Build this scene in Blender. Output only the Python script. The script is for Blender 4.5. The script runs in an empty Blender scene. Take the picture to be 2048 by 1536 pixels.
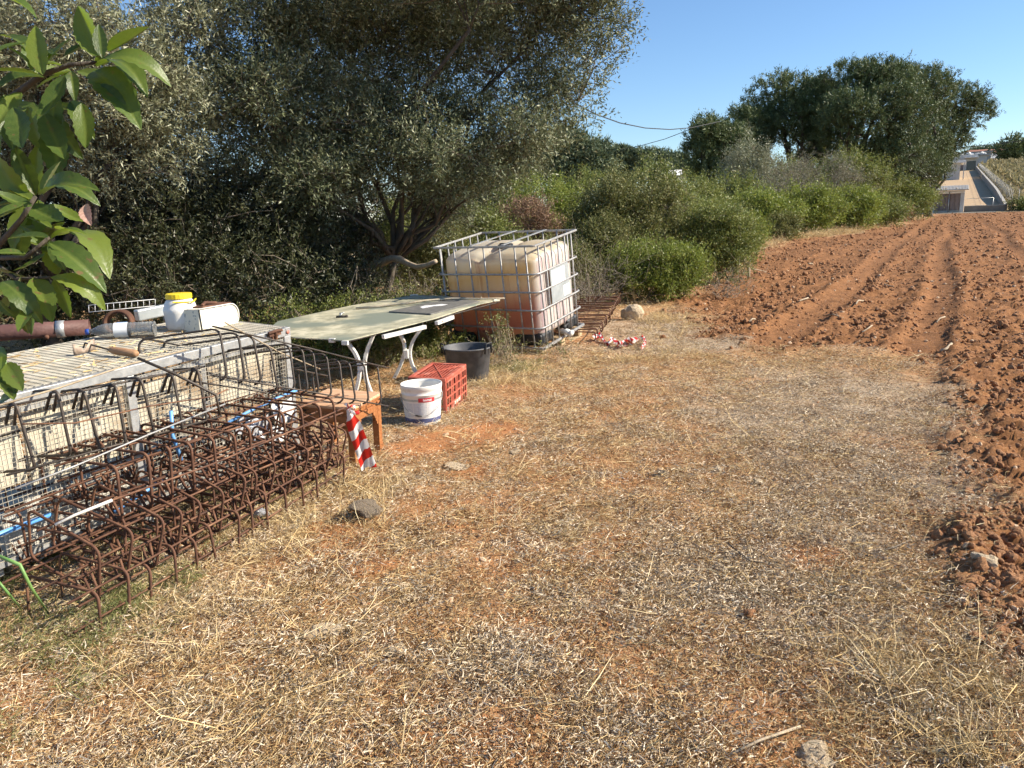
import bpy, bmesh, math, random
import numpy as np
from mathutils import Vector, Matrix, Euler

SC = bpy.context.scene
COL = SC.collection
RAD = math.radians

# ------------------------------------------------------------------ camera
F_PX, PITCH, ROLL, EYE = 1547.0, RAD(12.3), RAD(2.0), 1.45
_fw = np.array([0, math.cos(PITCH), -math.sin(PITCH)])
_r0 = np.array([1., 0, 0]); _u0 = np.array([0, math.sin(PITCH), math.cos(PITCH)])
_rt = _r0*math.cos(ROLL)-_u0*math.sin(ROLL); _up = _u0*math.cos(ROLL)+_r0*math.sin(ROLL)
EYEP = np.array([0, 0, EYE])
cam_d = bpy.data.cameras.new('camera'); cam = bpy.data.objects.new('camera', cam_d); COL.objects.link(cam)
cam_d.sensor_width = 36.0; cam_d.lens = F_PX/2048*36.0; cam_d.clip_start = 0.05; cam_d.clip_end = 6000
cam.matrix_world = Matrix(((_rt[0], _up[0], -_fw[0], 0), (_rt[1], _up[1], -_fw[1], 0), (_rt[2], _up[2], -_fw[2], EYE), (0, 0, 0, 1)))
SC.camera = cam

# ------------------------------------------------------------------ light
SUN_AZ, SUN_EL = RAD(94.0), RAD(33.0)          # azimuth clockwise from +Y
world = bpy.data.worlds.new('World'); SC.world = world; world.use_nodes = True
wn = world.node_tree.nodes; wl = world.node_tree.links
sky = wn.new('ShaderNodeTexSky'); sky.sky_type = 'NISHITA'; sky.sun_disc = False
sky.sun_elevation = SUN_EL; sky.sun_rotation = SUN_AZ; sky.altitude = 0; sky.air_density = 1.0; sky.dust_density = 0.0; sky.ozone_density = 6.0
bg = wn['Background']; bg.inputs['Strength'].default_value = 0.092
wl.new(sky.outputs[0], bg.inputs['Color'])
sd = bpy.data.lights.new('sun', 'SUN'); sd.energy = 5.0; sd.angle = RAD(0.53); sd.color = (1.0, 0.90, 0.75)
sun = bpy.data.objects.new('sun', sd); COL.objects.link(sun)
sv = Vector((math.sin(SUN_AZ)*math.cos(SUN_EL), math.cos(SUN_AZ)*math.cos(SUN_EL), math.sin(SUN_EL)))
sun.rotation_euler = (-sv).to_track_quat('-Z', 'Y').to_euler(); sun.location = (30, -5, 30)
SC.view_settings.view_transform = 'Standard'; SC.view_settings.look = 'None'
SC.view_settings.exposure = 0.93; SC.view_settings.gamma = 1.0; SC.view_settings.use_curve_mapping = False

# ------------------------------------------------------------------ picking points of the place
def ray(x, y): return _fw+_rt*(x-1024)/F_PX-_up*(y-768)/F_PX
def at(x, y, z=0.):
    d = ray(x, y); return EYEP+d*((z-EYE)/d[2])
def atY(x, y, Y):
    d = ray(x, y); return EYEP+d*(Y/d[1])
def atd(x, y, dep): return EYEP+ray(x, y)*dep

# ------------------------------------------------------------------ noise
def _h(ix, iy, seed):
    n = (ix.astype(np.int64)*374761393+iy.astype(np.int64)*668265263+seed*1442695041) & 0xffffffff
    n = ((n ^ (n >> 13))*1274126177) & 0xffffffff
    return ((n ^ (n >> 16)) & 0xffff)/65535.0
def vnoise(x, y, seed=0):
    ix = np.floor(x); iy = np.floor(y); fx = x-ix; fy = y-iy
    ux = fx*fx*(3-2*fx); uy = fy*fy*(3-2*fy); ix = ix.astype(np.int64); iy = iy.astype(np.int64)
    a = _h(ix, iy, seed); b = _h(ix+1, iy, seed); c = _h(ix, iy+1, seed); d = _h(ix+1, iy+1, seed)
    return (a*(1-ux)+b*ux)*(1-uy)+(c*(1-ux)+d*ux)*uy
def fbm(x, y, octs=4, seed=0, gain=.5):
    s = 0; a = 1.0; t = 0
    for k in range(octs):
        s = s+a*vnoise(x, y, seed+k*17); t += a; a *= gain; x = x*2.03+5.1; y = y*2.03+1.7
    return s/t*2-1
def sstep(a, b, x):
    t = np.clip((x-a)/(b-a), 0, 1); return t*t*(3-2*t)

# ------------------------------------------------------------------ mesh helpers
def link(name, me, mat=None, parent=None, M=None):
    o = bpy.data.objects.new(name, me); COL.objects.link(o)
    if mat is not None and me is not None and len(me.materials) == 0:
        for m in (mat if isinstance(mat, (list, tuple)) else [mat]): me.materials.append(m)
    if parent is not None: o.parent = parent
    if M is not None: o.matrix_local = M
    return o
def tag(o, label=None, cat=None, group=None, kind=None):
    if label: o['label'] = label
    if cat: o['category'] = cat
    if group: o['group'] = group
    if kind: o['kind'] = kind
    return o
def empty(name, loc, label, cat, group=None, M=None):
    o = bpy.data.objects.new(name, None); COL.objects.link(o); o.empty_display_size = .1
    if M is not None: o.matrix_world = M
    else: o.location = tuple(loc)
    return tag(o, label, cat, group)
def np_mesh(name, V, Fq, smooth=False, attrs=None):
    """V n x 3, Fq m x k (k = 3 or 4)"""
    V = np.ascontiguousarray(V, dtype=np.float32); Fq = np.ascontiguousarray(Fq, dtype=np.int32)
    me = bpy.data.meshes.new(name); me.vertices.add(len(V)); me.vertices.foreach_set('co', V.ravel())
    k = Fq.shape[1]; me.loops.add(Fq.size); me.loops.foreach_set('vertex_index', Fq.ravel())
    me.polygons.add(len(Fq)); me.polygons.foreach_set('loop_start', np.arange(len(Fq), dtype=np.int32)*k)
    me.polygons.foreach_set('loop_total', np.full(len(Fq), k, dtype=np.int32))
    if smooth: me.polygons.foreach_set('use_smooth', np.ones(len(Fq), dtype=bool))
    me.update(calc_edges=True)
    for an, av in (attrs or {}).items():
        a = me.attributes.new(an, 'FLOAT', 'POINT'); a.data.foreach_set('value', np.ascontiguousarray(av, dtype=np.float32))
    return me
class MB:
    """collects shapes into one mesh"""
    def __init__(s): s.v = []; s.f = []; s.sm = []; s.mi = []
    def add(s, vs, fs, smooth=False, mi=0):
        n = len(s.v); s.v += [tuple(v) for v in vs]; s.f += [tuple(i+n for i in f) for f in fs]; s.sm += [smooth]*len(fs); s.mi += [mi]*len(fs)
    def box(s, x0, x1, y0, y1, z0, z1, M=None, mi=0, top=1.0):
        cx, cy = (x0+x1)/2, (y0+y1)/2
        vs = [Vector((x, y, z)) for z in (z0, z1) for (x, y) in ((x0, y0), (x1, y0), (x1, y1), (x0, y1))]
        if top != 1.0:
            for v in vs[4:]: v.x = cx+(v.x-cx)*top; v.y = cy+(v.y-cy)*top
        if M is not None: vs = [M@v for v in vs]
        s.add(vs, [(0, 3, 2, 1), (4, 5, 6, 7), (0, 1, 5, 4), (1, 2, 6, 5), (2, 3, 7, 6), (3, 0, 4, 7)], mi=mi)
    def bar(s, a, b, w, h=None, up=(0, 0, 1), mi=0):
        a = Vector(a); b = Vector(b); d = (b-a).normalized(); u = Vector(up)
        x = d.cross(u)
        if x.length < 1e-4: x = d.cross(Vector((1, 0, 0)))
        x.normalize(); y = x.cross(d).normalized(); h = h or w
        vs = [p+x*i*w/2+y*j*h/2 for p in (a, b) for (i, j) in ((-1, -1), (1, -1), (1, 1), (-1, 1))]
        s.add(vs, [(0, 3, 2, 1), (4, 5, 6, 7), (0, 1, 5, 4), (1, 2, 6, 5), (2, 3, 7, 6), (3, 0, 4, 7)], mi=mi)
    def tube(s, pts, r, n=6, closed=False, caps=True, mi=0):
        pts = [Vector(p) for p in pts]; m = len(pts)
        rs = r if isinstance(r, (list, tuple)) else [r]*m
        ring = []; prev = None
        for i in range(m):
            if closed: t = (pts[(i+1) % m]-pts[i-1])
            else: t = pts[min(i+1, m-1)]-pts[max(i-1, 0)]
            t.normalize()
            if prev is None:
                a = Vector((0, 0, 1)) if abs(t.z) < .9 else Vector((1, 0, 0)); x = t.cross(a).normalized()
            else:
                x = prev-t*prev.dot(t)
                if x.length < 1e-6: x = t.cross(Vector((0, 0, 1)))
                x.normalize()
            prev = x; y = t.cross(x)
            ring.append([pts[i]+(x*math.cos(2*math.pi*k/n)+y*math.sin(2*math.pi*k/n))*rs[i] for k in range(n)])
        vs = [v for rr in ring for v in rr]; fs = []
        for i in range(m if closed else m-1):
            j = (i+1) % m
            for k in range(n): fs.append((i*n+k, i*n+(k+1) % n, j*n+(k+1) % n, j*n+k))
        if caps and not closed: fs += [tuple(reversed(range(n))), tuple((m-1)*n+k for k in range(n))]
        s.add(vs, fs, smooth=True, mi=mi)
    def lathe(s, prof, n=32, cap0=True, cap1=False, mi=0, M=None, smooth=True):
        vs = []
        for (r, z) in prof:
            for k in range(n):
                a = 2*math.pi*k/n; v = Vector((r*math.cos(a), r*math.sin(a), z)); vs.append(M@v if M is not None else v)
        fs = []
        for i in range(len(prof)-1):
            for k in range(n): fs.append((i*n+k, i*n+(k+1) % n, (i+1)*n+(k+1) % n, (i+1)*n+k))
        if cap0: fs.append(tuple(reversed(range(n))))
        if cap1: fs.append(tuple((len(prof)-1)*n+k for k in range(n)))
        s.add(vs, fs, smooth=smooth, mi=mi)
    def prism(s, poly, z0, z1, mi=0, M=None):
        n = len(poly); vs = [Vector((x, y, z0)) for x, y in poly]+[Vector((x, y, z1)) for x, y in poly]
        if M is not None: vs = [M@v for v in vs]
        s.add(vs, [tuple(reversed(range(n))), tuple(range(n, 2*n))]+[(i, (i+1) % n, n+(i+1) % n, n+i) for i in range(n)], mi=mi)
    def mesh(s, name):
        me = bpy.data.meshes.new(name); me.from_pydata([tuple(v) for v in s.v], [], s.f)
        me.polygons.foreach_set('use_smooth', s.sm); me.polygons.foreach_set('material_index', s.mi); me.update(); return me
    def build(s, name, mat, parent=None, M=None, bevel=0, label=None):
        o = link(name, s.mesh(name), mat, parent, M)
        if bevel:
            b = o.modifiers.new('bevel', 'BEVEL'); b.width = bevel; b.segments = 2; b.limit_method = 'ANGLE'; b.angle_limit = RAD(40)
        if label: o['label'] = label
        return o
def rotm(a, b, c):
    return Matrix.Rotation(a, 4, 'Z') @ Matrix.Rotation(b, 4, 'X') @ Matrix.Rotation(c, 4, 'Y')
def M_at(loc, R=None): return Matrix.Translation(Vector(loc)) @ (R if R is not None else Matrix())

# ------------------------------------------------------------------ materials
def nodes(name):
    m = bpy.data.materials.new(name); m.use_nodes = True
    nt = m.node_tree; return m, nt.nodes, nt.links, nt.nodes['Principled BSDF']
def ramp(n, stops, interp='LINEAR'):
    r = n.new('ShaderNodeValToRGB'); cr = r.color_ramp; cr.interpolation = interp
    while len(cr.elements) > 1: cr.elements.remove(cr.elements[-1])
    cr.elements[0].position = stops[0][0]; cr.elements[0].color = (*stops[0][1], 1)
    for p, c in stops[1:]:
        e = cr.elements.new(p); e.color = (*c, 1)
    return r
def g(v): return (v, v, v)
def pm(name, stops, scale=8., rough=.6, metal=0., bump=.0, bscale=None, detail=6., coord='Object', stretch=(1, 1, 1), dist=.01, second=None, rv=0.):
    """procedural material: noise -> ramp; optional second (colour, scale, lo, hi) layer of stains"""
    m, n, l, b = nodes(name)
    tc = n.new('ShaderNodeTexCoord'); mp = n.new('ShaderNodeMapping'); mp.inputs['Scale'].default_value = stretch
    l.new(tc.outputs[coord], mp.inputs[0])
    nz = n.new('ShaderNodeTexNoise'); nz.inputs['Scale'].default_value = scale; nz.inputs['Detail'].default_value = detail; nz.inputs['Roughness'].default_value = .65
    l.new(mp.outputs[0], nz.inputs['Vector'])
    r = ramp(n, stops); l.new(nz.outputs['Fac'], r.inputs[0]); out = r.outputs[0]
    if second:
        c2, s2, lo, hi = second
        n2 = n.new('ShaderNodeTexNoise'); n2.inputs['Scale'].default_value = s2; n2.inputs['Detail'].default_value = 5; l.new(mp.outputs[0], n2.inputs['Vector'])
        mr = n.new('ShaderNodeMapRange'); mr.inputs[1].default_value = lo; mr.inputs[2].default_value = hi; l.new(n2.outputs['Fac'], mr.inputs[0])
        mx = n.new('ShaderNodeMix'); mx.data_type = 'RGBA'; l.new(mr.outputs[0], mx.inputs[0]); l.new(out, mx.inputs[6]); mx.inputs[7].default_value = (*c2, 1); out = mx.outputs[2]
    l.new(out, b.inputs['Base Color']); b.inputs['Metallic'].default_value = metal
    if rv:
        mr = n.new('ShaderNodeMapRange'); mr.inputs[3].default_value = rough-rv; mr.inputs[4].default_value = rough+rv; l.new(nz.outputs['Fac'], mr.inputs[0]); l.new(mr.outputs[0], b.inputs['Roughness'])
    else: b.inputs['Roughness'].default_value = rough
    if bump:
        bz = n.new('ShaderNodeTexNoise'); bz.inputs['Scale'].default_value = bscale or scale*4; bz.inputs['Detail'].default_value = 5; l.new(mp.outputs[0], bz.inputs['Vector'])
        bp = n.new('ShaderNodeBump'); bp.inputs['Strength'].default_value = bump; bp.inputs['Distance'].default_value = dist
        l.new(bz.outputs['Fac'], bp.inputs['Height']); l.new(bp.outputs[0], b.inputs['Normal'])
    return m
def leafmat(name, stops, trans=.3, rough=.5, tcol=None, spec=.4):
    """leaf: colour by the leaf's own random value, light passes through"""
    m, n, l, b = nodes(name); at_ = n.new('ShaderNodeAttribute'); at_.attribute_name = 'rnd'
    r = ramp(n, stops); l.new(at_.outputs['Fac'], r.inputs[0]); l.new(r.outputs[0], b.inputs['Base Color'])
    b.inputs['Roughness'].default_value = rough; b.inputs['Specular IOR Level'].default_value = spec
    if trans <= 0: return m
    t = n.new('ShaderNodeBsdfTranslucent'); l.new(r.outputs[0], t.inputs[0])
    if tcol:
        mx = n.new('ShaderNodeMix'); mx.data_type = 'RGBA'; mx.blend_type = 'MULTIPLY'; mx.inputs[0].default_value = 1; l.new(r.outputs[0], mx.inputs[6]); mx.inputs[7].default_value = (*tcol, 1); l.new(mx.outputs[2], t.inputs[0])
    ms = n.new('ShaderNodeMixShader'); ms.inputs[0].default_value = trans; l.new(b.outputs[0], ms.inputs[1]); l.new(t.outputs[0], ms.inputs[2])
    l.new(ms.outputs[0], n['Material Output'].inputs[0]); return m

MT = {}
MT['bark'] = pm('bark', [(.3, (.04, .032, .024)), (.7, (.115, .095, .07))], 9, .9, bump=.8, stretch=(1, 1, .3), dist=.02)
MT['twig'] = pm('twig', [(.3, (.09, .07, .05)), (.7, (.22, .18, .13))], 20, .9)
MT['deadtwig'] = pm('dead_twig', [(.3, (.16, .13, .10)), (.7, (.38, .33, .26))], 20, .9)
MT['olive'] = leafmat('olive_leaf', [(0, (.060, .075, .032)), (.45, (.125, .148, .070)), (.75, (.25, .27, .15)), (1, (.46, .47, .31))], .22, .52)
MT['olive_pale'] = leafmat('pale_olive_leaf', [(0, (.12, .13, .07)), (.5, (.25, .26, .15)), (1, (.48, .48, .33))], .22, .42)
MT['dark'] = leafmat('shade_dark_shrub_leaf', [(0, (.024, .030, .012)), (.6, (.052, .060, .024)), (1, (.13, .13, .06))], .2, .42)  # dark evergreen leaf, darkened further to stand in for the crowns' shade
MT['lentisk'] = leafmat('bright_shrub_leaf', [(0, (.10, .13, .022)), (.5, (.205, .255, .045)), (.85, (.32, .355, .075)), (1, (.46, .43, .14))], .38, .45)
MT['midgreen'] = leafmat('mid_shrub_leaf', [(0, (.085, .11, .026)), (.5, (.185, .22, .052)), (.85, (.30, .32, .09)), (1, (.42, .35, .13))], .32, .5)
MT['brownbush'] = leafmat('brown_shrub_leaf', [(0, (.08, .095, .028)), (.5, (.17, .185, .055)), (1, (.32, .29, .11))], .25, .55)
MT['redbush'] = leafmat('reddish_dry_leaf', [(0, (.17, .09, .055)), (.5, (.29, .18, .115)), (1, (.42, .30, .18))], .25, .6)
MT['greybush'] = leafmat('grey_shrub_leaf', [(0, (.11, .11, .07)), (.5, (.21, .20, .13)), (1, (.34, .30, .21))], .2, .6)
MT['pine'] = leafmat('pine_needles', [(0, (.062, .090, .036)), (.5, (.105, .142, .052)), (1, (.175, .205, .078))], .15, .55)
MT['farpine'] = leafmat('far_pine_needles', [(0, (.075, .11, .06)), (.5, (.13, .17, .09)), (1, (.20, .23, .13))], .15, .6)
MT['vine'] = leafmat('dry_vine_leaf', [(0, (.13, .13, .06)), (.5, (.27, .23, .11)), (1, (.45, .36, .19))], .3, .7)
MT['straw'] = leafmat('straw', [(0, (.26, .155, .065)), (.4, (.50, .35, .16)), (.8, (.70, .54, .29)), (1, (.80, .67, .42))], 0, .8, spec=.06)
MT['greylitter'] = leafmat('grey_leaf_litter', [(0, (.24, .16, .095)), (.4, (.48, .375, .25)), (.8, (.70, .58, .42)), (1, (.82, .73, .57))], 0, .85, spec=.05)
MT['brownlitter'] = leafmat('brown_leaf_litter', [(0, (.16, .08, .035)), (.5, (.34, .20, .09)), (1, (.52, .36, .18))], 0, .85, spec=.05)
MT['weed'] = leafmat('green_weed', [(0, (.12, .14, .035)), (.6, (.24, .26, .09)), (1, (.46, .42, .18))], .35, .6)
MT['rust'] = pm('rusty_steel', [(.30, (.055, .025, .015)), (.5, (.125, .055, .030)), (.70, (.27, .14, .075))], 9, .8, .1, bump=.5, bscale=160, dist=.002)
MT['rustdark'] = pm('dark_rebar_steel', [(.3, (.035, .029, .025)), (.6, (.085, .068, .055)), (.8, (.20, .125, .065))], 14, .55, .3, bump=.5, bscale=160, dist=.002)
MT['galv'] = pm('galvanised_steel', [(.3, (.34, .35, .35)), (.7, (.58, .58, .56))], 25, .45, .55, bump=.1, second=((.30, .20, .12), 6, .66, .75))
MT['galvdark'] = pm('weathered_cage_tube', [(.3, (.24, .24, .235)), (.7, (.44, .43, .41))], 25, .5, .35, bump=.1)
MT['wire'] = pm('mesh_wire', [(.3, (.36, .33, .26)), (.7, (.66, .61, .50))], 12, .6, .15)
MT['whiteplastic'] = pm('white_plastic', [(.3, (.74, .71, .64)), (.7, (.84, .82, .77))], 9, .42, bump=.05, second=((.42, .34, .22), 7, .60, .80))
MT['whitepaint'] = pm('chipped_white_paint', [(.35, (.62, .60, .54)), (.7, (.80, .78, .73))], 14, .5, bump=.2, second=((.30, .22, .14), 16, .62, .68))
MT['cream'] = pm('shade_dulled_cream_board', [(.3, (.42, .37, .27)), (.7, (.62, .57, .45))], 5, .85, bump=.2, second=((.24, .16, .09), 4, .52, .68))  # cream dulled: the shadow behind the rebar is put into the colour
MT['netwhite'] = pm('white_slat', [(.3, (.42, .40, .35)), (.7, (.62, .59, .53))], 9, .8, bump=.2, second=((.20, .15, .10), 8, .5, .66))  # white lowered to stand in for shade cast by the rebar pile
MT['yellow'] = pm('yellow_plastic', [(.3, (.80, .58, .02)), (.7, (.88, .68, .05))], 9, .4)
MT['blue'] = pm('blue_pvc_pipe', [(.3, (.10, .32, .72)), (.7, (.20, .45, .82))], 9, .4)
MT['bluecap'] = pm('blue_cap', [(.3, (.03, .08, .38)), (.7, (.05, .12, .45))], 9, .4)
MT['redplastic'] = pm('faded_red_plastic', [(.3, (.36, .070, .042)), (.7, (.50, .135, .085))], 7, .55, bump=.1, second=((.56, .26, .19), 10, .56, .75))
MT['blackplastic'] = pm('black_tub_plastic', [(.3, (.045, .047, .050)), (.7, (.115, .115, .12))], 10, .6, bump=.1, second=((.22, .20, .17), 9, .58, .85))
MT['black'] = pm('black_plastic', [(.3, (.015, .015, .015)), (.7, (.03, .03, .03))], 10, .5)
MT['wood'] = pm('orange_stained_wood', [(.25, (.20, .070, .025)), (.5, (.34, .135, .048)), (.75, (.46, .21, .09))], 6, .35, stretch=(1, 8, 8), bump=.15, bscale=30)
MT['woodtop'] = pm('worn_wood_top', [(.25, (.42, .21, .11)), (.5, (.60, .36, .21)), (.75, (.72, .50, .32))], 6, .6, stretch=(1.5, 9, 9), bump=.15, bscale=30)
MT['palletwood'] = pm('pallet_wood', [(.25, (.36, .25, .13)), (.75, (.62, .48, .29))], 8, .85, stretch=(1, 7, 7), bump=.4)
MT['handle'] = pm('worn_handle_wood', [(.25, (.26, .13, .06)), (.75, (.48, .28, .15))], 8, .7, stretch=(1, 7, 7), bump=.4)
MT['tin'] = pm('rusty_blade', [(.3, (.26, .19, .14)), (.7, (.48, .38, .30))], 20, .7, .3, bump=.3)
MT['pipe'] = pm('red_brown_pipe', [(.3, (.085, .038, .032)), (.7, (.17, .085, .070))], 14, .65, .1, bump=.3)
MT['tabletop'] = pm('dusty_glass_top', [(.34, (.29, .28, .20)), (.48, (.47, .445, .31)), (.62, (.66, .61, .44))], 7, .5, bump=.08, second=((.24, .265, .21), 2.0, .47, .60), rv=.1)
MT['slate'] = pm('dark_board', [(.3, (.10, .10, .095)), (.7, (.20, .19, .17))], 14, .7, bump=.2, second=((.62, .60, .54), 4.2, .66, .69))
MT['palestick'] = pm('peeled_stick', [(.3, (.38, .30, .20)), (.7, (.64, .54, .38))], 20, .85, bump=.4)
MT['stick'] = pm('dry_stick', [(.3, (.26, .20, .13)), (.7, (.48, .39, .27))], 20, .85, bump=.4)
MT['stone'] = pm('limestone', [(.25, (.36, .24, .14)), (.5, (.58, .45, .29)), (.75, (.72, .60, .43))], 11, .9, bump=.7, bscale=18, dist=.02)
MT['greystone'] = pm('shade_toned_grey_stone', [(.25, (.11, .08, .055)), (.5, (.21, .16, .11)), (.75, (.36, .30, .22))], 14, .9, bump=.8, bscale=22, dist=.02)  # grey stone set darker; the colour carries the shadow of its underside
MT['pebble'] = pm('pebble', [(.25, (.40, .22, .11)), (.75, (.68, .55, .38))], 3, .9, coord='Generated')
MT['clod'] = pm('red_clod', [(.25, (.18, .077, .032)), (.5, (.31, .145, .060)), (.75, (.50, .29, .145))], 7, .95, bump=.5, bscale=30, dist=.01)
MT['wallconc'] = pm('weathered_yard_wall', [(.3, (.15, .125, .10)), (.7, (.27, .235, .195))], .8, .9, bump=.3)
MT['concrete'] = pm('old_concrete', [(.3, (.30, .28, .24)), (.7, (.46, .43, .38))], 1.2, .9, bump=.3)
MT['plaster'] = pm('shed_plaster', [(.3, (.44, .43, .40)), (.7, (.60, .58, .54))], 1.0, .9)
MT['whitewall'] = pm('white_wall', [(.3, (.70, .69, .66)), (.7, (.82, .81, .78))], .6, .8)
MT['roofgrey'] = pm('corrugated_roof', [(.3, (.24, .235, .225)), (.7, (.40, .39, .37))], 1.5, .9, 0)
MT['doorwood'] = pm('weathered_door', [(.3, (.15, .115, .10)), (.7, (.30, .235, .20))], 1.5, .9, stretch=(6, 6, 1))
MT['tile'] = pm('terracotta', [(.3, (.34, .14, .09)), (.7, (.46, .22, .14))], 2, .8)
MT['glass'] = pm('dark_window', [(.3, (.03, .035, .04)), (.7, (.06, .065, .07))], 2, .1)
MT['cable'] = pm('black_cable', [(.3, (.02, .02, .02)), (.7, (.04, .04, .04))], 2, .6)
MT['greenstem'] = pm('green_stem', [(.3, (.10, .22, .05)), (.7, (.20, .34, .10))], 12, .5)
MT['foil'] = pm('crumpled_clear_plastic', [(.3, (.42, .42, .44)), (.7, (.72, .72, .74))], 40, .2, .3, bump=.8, bscale=60)
MT['labelpaper'] = pm('paper_label', [(.3, (.72, .73, .72)), (.7, (.84, .85, .84))], 12, .6)
MT['plate'] = pm('grey_sheet_plate', [(.3, (.34, .37, .37)), (.7, (.48, .51, .51))], 9, .45, .4, bump=.05)
MT['ink'] = pm('grey_ink', [(.3, (.20, .22, .24)), (.7, (.34, .36, .38))], 30, .7)
MT['redlabel'] = pm('red_label', [(.3, (.55, .03, .04)), (.7, (.62, .05, .05))], 12, .5)
MT['navy'] = pm('navy_band', [(.35, (.05, .065, .16)), (.6, (.10, .12, .24)), (.72, (.55, .55, .55))], 14, .5)
MT['white'] = pm('white_print', [(.3, (.80, .80, .78)), (.7, (.86, .86, .84))], 12, .5)

def tape_mat():
    m, n, l, b = nodes('red_white_barrier_tape')
    uv = n.new('ShaderNodeUVMap'); uv.uv_map = 'UVMap'; sp = n.new('ShaderNodeSeparateXYZ'); l.new(uv.outputs[0], sp.inputs[0])
    a = n.new('ShaderNodeMath'); a.operation = 'MULTIPLY_ADD'; a.inputs[1].default_value = .55; l.new(sp.outputs[0], a.inputs[0]); l.new(sp.outputs[1], a.inputs[2])
    f = n.new('ShaderNodeMath'); f.operation = 'FRACT'; l.new(a.outputs[0], f.inputs[0])
    gt = n.new('ShaderNodeMath'); gt.operation = 'GREATER_THAN'; gt.inputs[1].default_value = .5; l.new(f.outputs[0], gt.inputs[0])
    mx = n.new('ShaderNodeMix'); mx.data_type = 'RGBA'; l.new(gt.outputs[0], mx.inputs[0]); mx.inputs[6].default_value = (.78, .77, .75, 1); mx.inputs[7].default_value = (.62, .03, .02, 1)
    l.new(mx.outputs[2], b.inputs['Base Color']); b.inputs['Roughness'].default_value = .35
    t = n.new('ShaderNodeBsdfTranslucent'); l.new(mx.outputs[2], t.inputs[0]); ms = n.new('ShaderNodeMixShader'); ms.inputs[0].default_value = .3
    l.new(b.outputs[0], ms.inputs[1]); l.new(t.outputs[0], ms.inputs[2]); l.new(ms.outputs[0], n['Material Output'].inputs[0]); return m
MT['tape'] = tape_mat()

def clear_mat():
    m, n, l, b = nodes('clear_bottle_plastic')
    b.inputs['Base Color'].default_value = (.93, .94, .93, 1); b.inputs['Roughness'].default_value = .12; b.inputs['Transmission Weight'].default_value = .86; b.inputs['IOR'].default_value = 1.3
    return m
MT['clear'] = clear_mat()

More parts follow.
